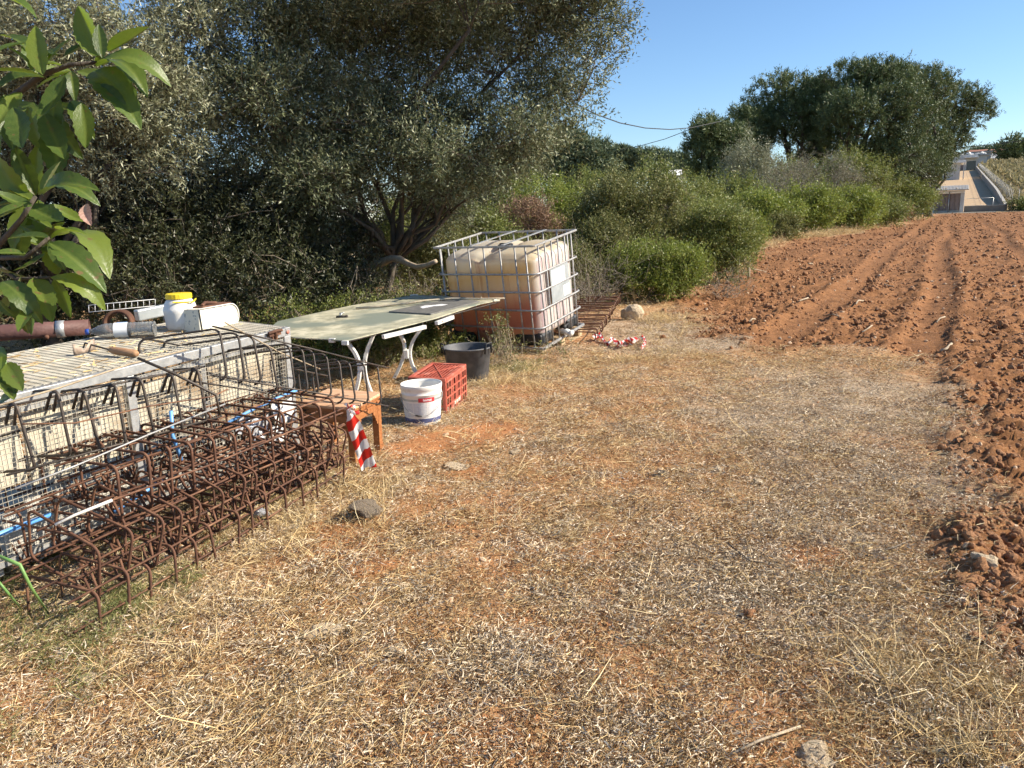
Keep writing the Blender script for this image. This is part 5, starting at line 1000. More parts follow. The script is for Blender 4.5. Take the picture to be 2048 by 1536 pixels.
# ================================================================== REBAR CAGES
def rounded(w, h, r, hook=True, hl=.085):
    if hook == 'top': return [(x_, y_, h-z_) for x_, y_, z_ in rounded(w, h, r, True, hl)]
    if True: pass
    """stirrup outline in its own plane: x 0..w leftwards, z 0..h; hooks turn in at the lower right corner"""
    pts = []
    def arc(cx, cz, a0, a1, n=4):
        for k in range(n+1): a = math.radians(a0+(a1-a0)*k/n); pts.append((cx+r*math.cos(a), 0, cz+r*math.sin(a)))
    # start with hook tail coming out of the corner at x=0 (right), z=0
    if hook: pts += [(r*.6+hl*.72, .010, r*.6+hl*.72), (r*1.0, .008, r*.35)]; arc(r, r, 225, 180, 2)
    else: arc(r, r, 270, 180)
    arc(r, h-r, 180, 90); arc(w-r, h-r, 90, 0); arc(w-r, r, 0, -90)
    if hook: pts += [(r*1.6, -.002, 0)]; arc(r, r, 270, 215, 2); pts += [(r*.3+.02, -.010, r*.55+hl*.2), (r*.3+hl*.62, -.010, r*.3+hl*.95)]
    return pts
def cage(origin, ax, n, wv, hv, r, mat, label, jit=.009, bars=(), bar_r=.005, cr=.035, hook=True, extra=0.):
    """origin: lower right corner of the first stirrup; ax: step; wv,hv: width and height vectors"""
    origin, ax, wv, hv = Vector(origin), Vector(ax), Vector(wv), Vector(hv)
    root = empty('rebar_cage', origin, label, 'rebar cage', 'rebar cages stacked before the hutch'); inv = Matrix.Translation(-origin)
    w, h = wv.length, hv.length; b = MB(); b.tube(rounded(w, h, cr, hook), r, 6); me = b.mesh('stirrup'); me.materials.append(MT[mat])
    if not hook: pass
    X = wv.normalized(); Z = (hv-X*hv.dot(X)).normalized(); Y = Z.cross(X)
    for k in range(n):
        o_ = origin+ax*k+Vector((random.gauss(0, jit), random.gauss(0, jit), random.gauss(0, jit)))
        R = Matrix(((X.x, Y.x, Z.x, 0), (X.y, Y.y, Z.y, 0), (X.z, Y.z, Z.z, 0), (0, 0, 0, 1)))@Matrix.Rotation(random.gauss(0, .05), 4, 'X')@Matrix.Rotation(random.gauss(0, .045), 4, 'Z')@Matrix.Rotation(random.gauss(0, .02), 4, 'Y')
        link('stirrup', me, None, root, inv@Matrix.Translation(o_)@R)
    for (u, v, du, dv) in bars:
        a0 = origin+wv*u+hv*v-ax*.7; a1 = origin+ax*(n-1)*(1+extra)+wv*(u+du)+hv*(v+dv)+ax*.8; md_ = a0.lerp(a1, .5)+Vector((random.gauss(0, .006), 0, random.gauss(0, .006)))
        b = MB(); b.tube([a0, md_, a1], bar_r, 6); b.build('long_bar', MT[mat], root, inv)
    return root
random.seed(31)
BS = [(.03, .03, 0, 0), (.97, .03, 0, 0), (.03, .97, 0, 0), (.97, .97, 0, 0), (.5, .98, .03, 0), (.02, .5, 0, .03)]
cage((-1.545, 2.585, -.06), (.044, .118, .001), 14, (-.34, .14, .02), (-.005, 0, .235), .0058, 'rust', 'bottom rusty rebar cage sunk in the grass along the ground', bars=BS)
cage((-1.585, 2.70, .085), (.045, .116, 0), 14, (-.34, .16, .11), (-.005, .02, .225), .0058, 'rust', 'rusty rebar cage second from the ground, tilted up against the hutch', bars=BS)
cage((-2.02, 3.02, .10), (.05, .112, 0), 12, (-.32, .14, .02), (.0, .0, .24), .0052, 'rust', 'rusty rebar cage lying under the near end of the hutch', bars=BS[:4])
cage((-1.60, 2.98, .275), (.0565, .103, 0), 12, (-.42, .19, .015), (-.02, .01, .24), .0064, 'rust', 'brown rebar cage in the middle of the pile, with open hooked corners', bars=BS)
cage((-1.90, 3.22, .29), (.055, .108, 0), 11, (-.30, .13, .01), (-.02, .01, .235), .0058, 'rust', 'brown rebar cage in the shade between the pile and the hutch front', bars=BS)
cage((-1.66, 2.86, .08), (.050, .112, 0), 14, (-.50, .22, .04), (-.01, .01, .20), .0054, 'rust', 'wide flat rusty rebar cage threaded through the bottom of the pile', bars=BS[:4]+[(.35, .5, 0, 0), (.65, .5, 0, 0)])
cage((-1.90, 2.93, .53), (.068, .118, -.002), 7, (-.30, .11, -.04), (-.07, .03, .265), .0064, 'rustdark', 'dark grey rebar cage lying on the near end of the pile', bars=BS[:4]+[(.5, .5, .0, .1)], cr=.03, hook='top')
cage((-1.395, 3.74, .71), (.0535, .080, -.034), 12, (-.41, .03, -.045), (.008, .04, .250), .0060, 'rustdark', 'dark grey rebar cage on top of the pile, its far end resting on the stool', bars=BS[:4]+[(.35, .0, .1, .1)], cr=.04, hook=False)
# flat rusty cage in the grass right of the tank
fa, fb = at(1195, 690), at(1245, 603); fl_, fr = at(1150, 690), at(1178, 603)
fo = Vector((fa[0], fa[1], .05)); n_ = 32; stp = (Vector((fb[0], fb[1], .08))-fo)/(n_-1)
cage(fo, stp, n_, Vector((-.56, .10, 0)), (0, -.012, .10), .0075, 'rust', 'long flat rusty rebar mesh lying in the grass beyond the right side of the tank', jit=.01, bars=[(.02, 1, 0, 0), (.5, 1, 0, 0), (.98, 1, 0, 0)], cr=.03, hook=False)['group'] = 'rebar cages lying about'
# loose thin rods
def rod(pts, r, label, mat='rust'):
    b = MB(); b.tube(pts, r, 6); tag(b.build('steel_rod', MT[mat]), label, 'rod', 'loose steel rods on the pile')
rod([atd(-40, 822, 2.75), atd(120, 775, 3.0), atd(260, 728, 3.3), atd(372, 700, 3.6)], .0040, 'thin loose rod slanting up from the left edge over the dark cage', 'stick')
rod([atd(45, 848, 2.85), atd(150, 846, 3.0), atd(300, 812, 3.3), atd(425, 793, 3.55), atd(456, 778, 3.6)], .0032, 'thin bent wire lying across the middle of the pile')
rod([atd(30, 978, 2.62), atd(150, 932, 2.8), atd(300, 868, 3.1), atd(450, 808, 3.45), atd(447, 822, 3.45)], .0038, 'bare steel rod with a hooked far end crossing the pile', 'galvdark')
rod([atd(110, 1048, 2.72), atd(225, 1000, 2.85), atd(420, 930, 3.25), atd(560, 872, 3.7), atd(690, 815, 4.2)], .0045, 'long rusty rod running the length of the pile to the tied tape')
rod([atd(110, 1050, 2.70), atd(150, 1030, 2.74), atd(225, 1000, 2.80)], .0056, 'short rod splashed with white paint on the near end of the pile', 'whitepaint')
rod([atd(275, 716, 3.15), atd(350, 748, 3.2), atd(432, 790, 3.25), atd(440, 830, 3.3)], .0062, 'thick dark bar sloping down from the trowel handle', 'rustdark')
rod([atd(450, 645, 3.75), atd(560, 705, 4.2), atd(640, 738, 4.6)], .0038, 'thin rod lying along the top cage towards the stool', 'stick')
# crumpled clear plastic in the near rebar
c_ = at(522, 1046); me = lump('plastic', 41, None, 3, .5, 1.0); o = link('crumpled_plastic', me, MT['foil']); o.location = (c_[0], c_[1]+.03, .035); o.scale = (.036, .03, .035); tag(o, 'crumpled clear plastic lump lying in the grass under the rebar', 'litter')

# ================================================================== STOOL
SMx = M_at((-.957, 4.465, -.01), rotm(-.305, .021, .031)); L_, W_, H_ = .377, .372, .372
st_ = empty('wooden_stool', (0, 0, 0), 'low square orange wooden stool with carved corner brackets beside the rebar', 'stool', M=SMx)
def legm():
    b = MB(); b.box(-.022, .022, -.022, .022, .05, H_-.04); vs_ = [(-.028, -.028, 0), (.028, -.028, 0), (.028, .028, 0), (-.028, .028, 0), (-.022, -.022, .06), (.022, -.022, .06), (.022, .022, .06), (-.022, .022, .06)]
    b.add(vs_, [(0, 3, 2, 1), (0, 1, 5, 4), (1, 2, 6, 5), (2, 3, 7, 6), (3, 0, 4, 7)]); return b
for (x_, y_) in ((-.025, .025), (-.025, W_-.025), (-L_+.025, .025), (-L_+.025, W_-.025)): legm().build('leg', MT['wood'], st_, M_at((x_, y_, 0)), bevel=.003)
b = MB(); b.box(-L_+.012, -.012, .012, W_-.012, H_-.052, H_-.020); b.box(-L_+.002, -.002, .002, W_-.002, H_-.028, H_-.012); b.build('moulding', MT['wood'], st_, bevel=.004)
b = MB(); b.box(-L_-.006, .006, -.006, W_+.006, H_-.011, H_+.008); b.build('seat', MT['woodtop'], st_, bevel=.005)
for (p_, R_) in (((-.012, 0, 0), 0), ((-L_+.012, 0, 0), 0)):
    b = MB(); b.box(p_[0]-.008, p_[0]+.008, .047, W_-.047, H_-.095, H_-.053); b.build('apron', MT['wood'], st_, bevel=.002)
for y_ in (.012, W_-.012): b = MB(); b.box(-L_+.047, -.047, y_-.008, y_+.008, H_-.095, H_-.053); b.build('apron', MT['wood'], st_, bevel=.002)
def bracket():
    pts = [(0, 0), (0, -.085), (.008, -.092), (.016, -.082), (.014, -.070), (.024, -.066), (.027, -.054), (.020, -.048), (.032, -.044), (.042, -.036), (.038, -.028), (.050, -.024), (.060, -.012), (.058, 0)]
    return pts
for (x_, sgn, y_) in ((-.006, 1, .047), (-.006, -1, W_-.047)):
    b = MB(); b.prism([(sgn*p[0], p[1]) for p in bracket()], 0, .010, M=Matrix(((0, 0, 1, x_-.010), (1, 0, 0, y_), (0, 1, 0, H_-.096), (0, 0, 0, 1)))); b.build('carved_bracket', MT['wood'], st_)
for (sgn, x_) in ((-1, -.047), (1, -L_+.047)):
    b = MB(); b.prism([(sgn*p[0], p[1]) for p in bracket()], 0, .010, M=Matrix(((1, 0, 0, x_), (0, 0, 1, .004), (0, 1, 0, H_-.096), (0, 0, 0, 1)))); b.build('carved_bracket', MT['wood'], st_)

# ================================================================== barrier tape
def ribbon(name, spine, widths, side, label, ustep, n=5, crumple=.004, cat='tape', fold=.25, uvw=1.0):
    """spine points with side vectors, n strips across, crumpled; UV runs along"""
    m = len(spine); vs = []; uvs = []; dist = 0
    for i, p in enumerate(spine):
        p = Vector(p)
        if i: dist += (p-Vector(spine[i-1])).length
        s_ = Vector(side[i]); w_ = widths[i]; t = (Vector(spine[min(i+1, m-1)])-Vector(spine[max(i-1, 0)])).normalized(); nn = t.cross(s_).normalized()
        for j in range(n+1):
            f = j/n-.5; vs.append(p+s_*w_*f+nn*(fold*w_*(math.cos(f*7+i*.25)*.5)+random.gauss(0, crumple))); uvs.append((f*w_/.07*uvw, dist/ustep))
    me = bpy.data.meshes.new(name); fs = [(i*(n+1)+j, i*(n+1)+j+1, (i+1)*(n+1)+j+1, (i+1)*(n+1)+j) for i in range(m-1) for j in range(n)]
    me.from_pydata([tuple(v) for v in vs], [], fs); uvl = me.uv_layers.new(name='UVMap')
    for lp in me.loops: uvl.data[lp.index].uv = uvs[lp.vertex_index]
    me.polygons.foreach_set('use_smooth', [True]*len(fs)); me.update(); o = link(name, me, MT['tape']); return o
random.seed(5)
T0 = atd(697, 816, 4.12); T1 = atd(703, 835, 4.12); T2 = atd(738, 936, 4.28)
sp = [Vector(T0)]+[Vector(T1).lerp(Vector(T2), t) for t in np.linspace(0, 1, 16)]; sdv = Vector(_rt).lerp(Vector(_fw), .25).normalized(); sdv = (sdv+Vector(_up)*.25).normalized()
wd = [.022, .045]+[.075+.012*t for t in np.linspace(0, 1, 15)]; wd[2] = .062
bt_ = empty('barrier_tape', T0, 'red and white striped barrier tape knotted to the rebar and hanging before the stool', 'tape'); tin = Matrix.Translation(-Vector(T0))
o = ribbon('hanging_strip', sp, wd, [sdv]*len(sp), '', .112, n=6, crumple=.0022, fold=.35, uvw=.8); o.parent = bt_; o.matrix_local = tin
sp2 = [Vector(T1)+Vector((0, .012, 0))]+[Vector(T1).lerp(Vector(T2), t)+Vector((.004, .014, 0)) for t in np.linspace(.05, .93, 12)]
if False: o = ribbon('hanging_strip', sp2, [.04]+[.07]*12, [sdv]*13, '', .112, n=5, crumple=.003, fold=-.3); o.parent = bt_; o.matrix_local = tin
kn = Vector(atd(704, 819, 4.10)); b = [kn+Vector((.022*math.cos(a)*(.5+.5*math.sin(a)), .01*math.sin(2*a), .018*math.sin(a))) for a in np.linspace(0, 6.6, 14)]
o = ribbon('knot', b, [.020]*14, [Vector((0.2, 1, .2)).normalized()]*14, '', .05, n=3, crumple=.003); o.parent = bt_; o.matrix_local = tin
kk = [Vector(atd(690, 808, 4.12)), Vector(atd(696, 812, 4.10)), Vector(atd(700, 822, 4.09)), Vector(atd(712, 826, 4.09)), Vector(atd(719, 824, 4.10))]
o = ribbon('knot_tail', kk, [.02, .022, .018, .02, .025], [Vector((0, .3, 1)).normalized()]*5, '', .06, n=3, crumple=.003); o.parent = bt_; o.matrix_local = tin
# tape on the ground
gp = []; gs = []; gw = []
ctr = [(1188, 688), (1200, 682), (1214, 694), (1228, 690), (1240, 700), (1252, 690), (1263, 694), (1272, 690), (1280, 684), (1287, 684), (1290, 696), (1280, 708)]
for i in range(len(ctr)-1):
    for t in (0, .33, .66):
        px_, py_ = ctr[i][0]*(1-t)+ctr[i+1][0]*t, ctr[i][1]*(1-t)+ctr[i+1][1]*t; q = at(px_, py_); gp.append(Vector((q[0], q[1], H1(q[0], q[1])+.045+.02*math.sin(i*2.1+t*5)))); a = i*1.1+t*2; gs.append(Vector((.3*math.sin(a), .8, .5+.4*math.cos(a))).normalized()); gw.append(.085 if i < 8 else .045)
o = ribbon('barrier_tape', gp, gw, gs, '', .13, n=5, crumple=.010, fold=.5); tag(o, 'crumpled red and white barrier tape lying in the dry grass right of the tank', 'tape')

# ================================================================== TABLE
def plane_fit(P3):
    A_, B_, C_ = [Vector(p) for p in P3]; n_ = (B_-A_).cross(C_-A_).normalized(); return A_, n_ if n_.z > 0 else -n_
tA = at(697, 683, .50); tB = at(545, 650, .50); tC = at(1000, 599, .605); TP0, TN = plane_fit((tA, tB, tC))
def tpt(px, py, dz=0.):
    d = Vector(ray(px, py)); o_ = Vector(EYEP); t = (TP0-o_).dot(TN)/d.dot(TN); return o_+d*t+TN*dz
tab = empty('garden_table', tA, 'long low table with dusty greenish top on curved white metal legs', 'table'); tai = Matrix.Translation(-Vector(tA))
out_ = [(690, 682), (655, 679), (590, 676), (556, 668), (540, 656), (556, 643), (700, 612), (826, 591), (880, 592), (1000, 600), (960, 608), (870, 637), (800, 655), (720, 675)]
vt = [tpt(*p) for p in out_]; b = MB(); n = len(vt); b.add([v+TN*.004 for v in vt]+[v-TN*.005 for v in vt], [tuple(range(n)), tuple(reversed(range(n, 2*n)))]+[(i, n+i, n+(i+1) % n, (i+1) % n) for i in range(n)]); b.build('top', MT['tabletop'], tab, tai)
b = MB(); b.tube([tpt(697, 681, -.010), tpt(760, 664, -.012), tpt(870, 636, -.012), tpt(1000, 601, -.012)], .006, 6); b.build('edge_strip', MT['rustdark'], tab, tai)
def rail(a, c, w_=.05):
    b = MB(); b.bar(tpt(*a, -.030), tpt(*c, -.030), .035, .035, up=TN); b.build('rail', MT['whitepaint'], tab, tai, bevel=.004)
rail((765, 667), (850, 647)); rail((872, 640), (905, 628)); 
for p_ in ((664, 679), (690, 684)): b = MB(); c_ = tpt(*p_); b.box(-.028, .028, -.012, .012, -.025, .010, M=M_at(c_, Matrix.Rotation(-.3, 4, 'Z'))); b.build('corner_clip', MT['whitepaint'], tab, tai, bevel=.003)
for p_, r_ in (((828, 591), .2), ((992, 600), .9)): b = MB(); c_ = tpt(*p_); b.box(-.045, .045, -.014, .014, -.014, .012, M=M_at(c_, Matrix.Rotation(r_, 4, 'Z'))); b.build('corner_clip', MT['whitepaint'], tab, tai, bevel=.003)
def cleg(top_px, mid_px, bot_px, Y):
    t_ = Vector(atY(*top_px, Y)); m_ = Vector(atY(*mid_px, Y)); bo = Vector(atY(*bot_px, Y)); bo.z = min(bo.z, .0); ps = []
    for k in range(13):
        u = k/12; a = t_.lerp(bo, u); off = (m_-(t_.lerp(bo, .5))); ps.append(a+off*math.sin(math.pi*u))
    b = MB(); ds = [(ps[min(i+1, 12)]-ps[max(i-1, 0)]).normalized() for i in range(13)]; fwd = Vector((0, 1, 0)); vs = []
    for p, d in zip(ps, ds):
        s_ = d.cross(fwd).normalized(); vs += [p+s_*.015-fwd*.024, p-s_*.015-fwd*.024, p-s_*.015+fwd*.024, p+s_*.015+fwd*.024]
    fs = [(i*4+j, (i+1)*4+j, (i+1)*4+(j+1) % 4, i*4+(j+1) % 4) for i in range(12) for j in range(4)]+[(3, 2, 1, 0), (48, 49, 50, 51)]; b.add(vs, fs, False); b.build('curved_leg', MT['whitepaint'], tab, tai, bevel=.005)
cleg((694, 684), (719, 733), (706, 800), 6.42); cleg((748, 668), (729, 728), (742, 785), 6.50)
cleg((796, 663), (809, 704), (782, 768), 7.02); cleg((848, 650), (820, 702), (838, 756), 7.06)
b = MB(); c_ = Vector(atY(812, 707, 6.99)); b.box(-.022, .022, -.03, .03, -.045, .035, M=M_at(c_)); b.build('leg_joint', MT['whitepaint'], tab, tai, bevel=.005)
b = MB(); c_ = Vector(atY(725, 730, 6.42)); b.box(-.018, .018, -.03, .03, -.04, .03, M=M_at(c_)); b.build('leg_joint', MT['whitepaint'], tab, tai, bevel=.005)
# dark board on the table
bo_ = [tpt(778, 626, .006), tpt(862, 631, .006), tpt(960, 605, .006), tpt(905, 601, .006), tpt(850, 610, .006)]; b = MB(); n = len(bo_)
b.add([v+TN*.012 for v in bo_]+bo_, [tuple(range(n)), tuple(reversed(range(n, 2*n)))]+[(i, n+i, n+(i+1) % n, (i+1) % n) for i in range(n)]); tag(b.build('dark_board', MT['slate']), 'dark slate grey board with a white splash lying on the table', 'board')
sp_ = [(840, 618), (850, 615), (866, 614), (884, 612), (897, 613), (885, 615.5), (868, 616.5), (858, 618.5), (846, 621)]; vv = [tpt(*p, .0205) for p in sp_]; b = MB(); b.add(vv, [tuple(range(len(vv)))]); o = b.build('white_splash', MT['white']); 
bd_ = [ob_ for ob_ in bpy.data.objects if ob_.name == 'dark_board'][0]; o.parent = bd_
# stick across table and tank
b = MB(); pts = [tpt(712, 620, .016), tpt(760, 616, .016), tpt(805, 612, .024), tpt(818, 613, .03), tpt(850, 608, .036), tpt(905, 603, .030), tpt(960, 602, .022)]; pts.append(pts[-1]+(pts[-1]-pts[-2]).normalized()*.22+Vector((.05, -.05, .01)))
b.tube(pts, [.013, .013, .012, .012, .011, .011, .010, .008], 8); b.tube([pts[6], pts[6]+Vector((.02, 0, .02))], .005, 5); tag(b.build('long_stick', MT['palestick']), 'long crooked peeled stick lying on the table and pointing past its end', 'stick')
c_ = tpt(683, 636); tp = empty('tap_fitting', c_, 'small rusty metal tap fitting lying on the dusty table top', 'fitting'); b = MB(); b.tube([(-.05, 0, .012), (.0, .0, .016), (.045, -.01, .014)], .011, 8); b.tube([(.045, -.01, .014), (.065, -.012, .014)], .015, 8); b.build('body', MT['rustdark'], tp); b = MB(); b.tube([(-.015, 0, .02), (.005, .01, .045)], .010, 8); b.tube([(-.02, .012, .045), (.03, .008, .05)], .006, 6); b.build('handle', MT['galv'], tp)

# ================================================================== BUCKET
bk = at(843, 852); BK = Vector((bk[0], bk[1]+.125, -.01)); bu = empty('paint_bucket', BK, 'white plastic paint bucket with red label and blue band in front of the red crate', 'bucket')
hB = .300; r0_, r1_ = .126, .150
prof = [(.0001, .006), (r0_-.004, .0), (r0_, .006), (r0_+.002, .03)]
b = MB(); outp = [(r0_-.006, 0), (r0_, .004), (r0_+.001, .012)]+[(r0_+(r1_-.006-r0_)*t, .012+(hB-.082)*t) for t in (.25, .5, .75, 1)]+[(r1_-.003, hB-.068), (r1_-.003, hB-.064), (r1_-.005, hB-.062), (r1_-.0035, hB-.036), (r1_-.001, hB-.033), (r1_+.001, hB-.006), (r1_-.001, hB), (r1_-.006, hB-.001), (r1_-.008, hB-.02), (r0_-.006, .010), (.0001, .008)]
b.lathe(outp, 48, True); b.build('body', MT['whiteplastic'], bu)
def wrap(z0, z1, a0, a1, off, mat, name, n=14):
    b = MB(); vs = []
    for i in range(n+1):
        a = math.radians(a0+(a1-a0)*i/n)
        for z in (z0, z1): rr_ = r0_+(r1_-.006-r0_)*max(0, (z-.012))/(hB-.082)+off; rr_ = min(rr_, r1_+off-.004); vs.append((rr_*math.cos(a), rr_*math.sin(a), z))
    b.add(vs, [(2*i, 2*i+2, 2*i+3, 2*i+1) for i in range(n)], True); return b.build(name, MT[mat], bu)
wrap(.030, .062, 178, 362, .0012, 'navy', 'blue_band', 40)
wrap(.190, .205, 178, 362, .0012, 'plate', 'grey_band', 40)
wrap(.186, .216, 266, 314, .0022, 'redlabel', 'red_label')
for a in (222, 248, 268, 292, 312, 335): wrap(.064, .184, a, a+.9, .0016, 'white', 'print_line', 2)
pl = pm('printed_label', [(.40, (.62, .62, .61)), (.5, (.72, .72, .70)), (.6, (.52, .53, .55))], 34, .6, stretch=(1, 1, 5)); MT['pl'] = pl
for a0, a1 in ((224, 247), (249.5, 267), (269.5, 291), (293.5, 311), (313.5, 334)): wrap(.074, .176, a0, a1, .0013, 'pl', 'print_panel', 6)
def text_mesh(txt, size, mat, parent, M, wrap_r=None, name='lettering'):
    cu = bpy.data.curves.new(name, 'FONT'); cu.body = txt; cu.size = size; cu.align_x = 'CENTER'; cu.align_y = 'CENTER'; cu.resolution_u = 3; cu.offset = size*.02
    to = bpy.data.objects.new(name, cu); COL.objects.link(to); bpy.context.view_layer.update(); me = bpy.data.meshes.new_from_object(to); bpy.data.objects.remove(to)
    if wrap_r:
        for v in me.vertices: a = v.co.x/wrap_r; v.co = Vector((wrap_r*math.sin(a), -wrap_r*math.cos(a)+wrap_r, v.co.y)) 
    me.materials.clear(); me.materials.append(MT[mat]); o = bpy.data.objects.new(name, me); COL.objects.link(o); o.parent = parent; o.matrix_local = M; return o
rT = r0_+(r1_-.006-r0_)*.87+.0040
text_mesh('Isomat', .024, 'white', bu, Matrix.Rotation(math.radians(22), 4, 'Z')@Matrix.Translation(Vector((0, -rT, .202))), rT)
# wire bail hanging down
b = MB(); pts = []
for k in range(19):
    t = k/18; a = math.radians(195+160*t); rr_ = .150+.004; z = .235-.145*math.sin(math.pi*t)**.8; pts.append((rr_*math.cos(a)*1.0, rr_*math.sin(a)-.004, z))
b.tube(pts, .0022, 5); b.build('wire_handle', MT['galvdark'], bu)
b = MB(); b.tube([pts[7], pts[8], pts[9]], .006, 6); b.build('handle_grip', MT['black'], bu)

# ================================================================== RED CRATE (upside down, base up)
CMx = M_at((-.503, 5.658, -.012), rotm(-.25, .022, .032)); cw, cd, ch = .299, .529, .287
cr_ = empty('plastic_crate', (0, 0, 0), 'faded red plastic harvest crate turned bottom up behind the white bucket', 'crate', M=CMx)
def crate_side(L, H, nx, nz, t=.006, solid=()):
    """grid of ribs in plane x 0..L, z 0..H"""
    b = MB()
    for i in range(nx+1): x_ = (L-.012)*i/nx+.006; b.box(x_-.006, x_+.006, -t, .0, .0, H)
    for j in range(nz+1): z_ = (H-.014)*j/nz+.007; b.box(.0, L, -t-.0012, -.0008, z_-.006, z_+.006)
    # fine slats
    for i in range(nx):
        if i in solid:
            x0 = (L-.012)*i/nx+.012; x1 = (L-.012)*(i+1)/nx; m = 4
            for k in range(m): xx = x0+(x1-x0)*(k+.5)/m; b.box(xx-.0032, xx+.0032, -t+.001, -.001, .004, H-.004)
    return b
def side_part(L, H, nx, nz, solid, M, name='side_wall'):
    o = crate_side(L, H, nx, nz, solid=solid).build(name, MT['redplastic'], cr_, M); return o
tp_ = .024
side_part(cd-.02, ch-tp_, 9, 4, (2, 4, 6), M_at((-.004, .010, 0), Matrix.Rotation(math.pi/2, 4, 'Z')))
side_part(cd-.02, ch-tp_, 9, 4, (2, 4, 6), M_at((-cw+.010, .010, 0), Matrix.Rotation(math.pi/2, 4, 'Z')))
side_part(cw-.02, ch-tp_, 5, 4, (1, 2, 3), M_at((-cw+.010, .012, 0)), 'end_wall')
side_part(cw-.02, ch-tp_, 5, 4, (1, 2, 3), M_at((-cw+.010, cd-.006, 0)), 'end_wall')
b = MB()
for (a, c, d, e) in ((-cw, 0, -.004, .030), (-cw, 0, cd-.030, cd+.004), (-cw-.003, -cw+.030, .0301, cd-.0301), (-.030, .003, .0301, cd-.0301)): b.box(a, c, d, e, ch-tp_, ch)
b.build('rim', MT['redplastic'], cr_, bevel=.004)
b = MB()
for i in range(1, 9): x_ = -cw+.03+(cw-.06)*i/9; b.box(x_-.0045, x_+.0045, .03, cd-.03, ch-.018, ch-.007)
for j in range(1, 15): y_ = .03+(cd-.06)*j/15; b.box(-cw+.03, -.03, y_-.0045, y_+.0045, ch-.0185, ch-.0065)
b.build('base_grid', MT['redplastic'], cr_)
b = MB(); b.bar((-cw+.03, .03, ch-.006), (-.03, cd-.03, ch-.006), .007, .008); b.bar((-.03, .03, ch-.0055), (-cw+.03, cd-.03, ch-.0055), .007, .008); b.build('cross_rib', MT['redplastic'], cr_)
for (x_, y_) in ((-.012, .012), (-.012, cd-.012), (-cw+.012, .012), (-cw+.012, cd-.012)): b = MB(); b.box(x_-.012, x_+.012, y_-.012, y_+.012, 0, ch-tp_-.001); b.build('corner_post', MT['redplastic'], cr_, bevel=.002)
b = MB(); b.box(-.0025, .0015, .20, .36, .035, .062); b.build('maker_plate', pm('worn_print', [(.40, (.60, .20, .12)), (.55, (.74, .62, .55))], 42, .6), cr_)

# ================================================================== BLACK TUB
tc = at(940, 767); TC = Vector((tc[0]-.02, tc[1]+.19, -.01)); tu = empty('rubber_tub', TC, 'large round black rubber tub with two loop handles beside the tank', 'tub')
b = MB(); hT = .315; rr0, rr1 = .178, .219
b.lathe([(rr0-.01, 0), (rr0, .008), (rr1-.006, hT-.02), (rr1+.006, hT-.014), (rr1+.010, hT-.004), (rr1+.006, hT+.002), (rr1-.004, hT), (rr1-.010, hT-.012), (rr0-.006, .014), (.0001, .010)], 48, True); b.build('body', MT['blackplastic'], tu)
for a in (RAD(200), RAD(-32)):
    b = MB(); c = Vector((rr1*math.cos(a), rr1*math.sin(a), hT)); tg = Vector((-math.sin(a), math.cos(a), 0)); ot = Vector((math.cos(a), math.sin(a), 0))
    b.tube([c-tg*.052-Vector((0, 0, .05))+ot*.006, c-tg*.045+ot*.012, c-tg*.040+Vector((0, 0, .042))+ot*.016, c+tg*.040+Vector((0, 0, .042))+ot*.016, c+tg*.045+ot*.012, c+tg*.052-Vector((0, 0, .05))+ot*.006], [.009, .008, .007, .007, .008, .009], 8)
    b.build('handle', MT['black'], tu)
b = MB(); c_ = Vector((.0, 0, .06)); b.lathe([(.0001, .045), (.18, .05), (.184, .048)], 32, False); b.build('dry_sediment', MT['brownlitter'], tu)

# ================================================================== IBC TANK
IM = M_at((.348, 8.065, -.005), rotm(-.542, .131, -.007)); IL, IW, IH = 1.226, .959, 1.164
ib = empty('liquid_tank', (0, 0, 0), 'leaning caged plastic liquid tank stained amber and red brown, on a broken pallet', 'tank', M=IM)
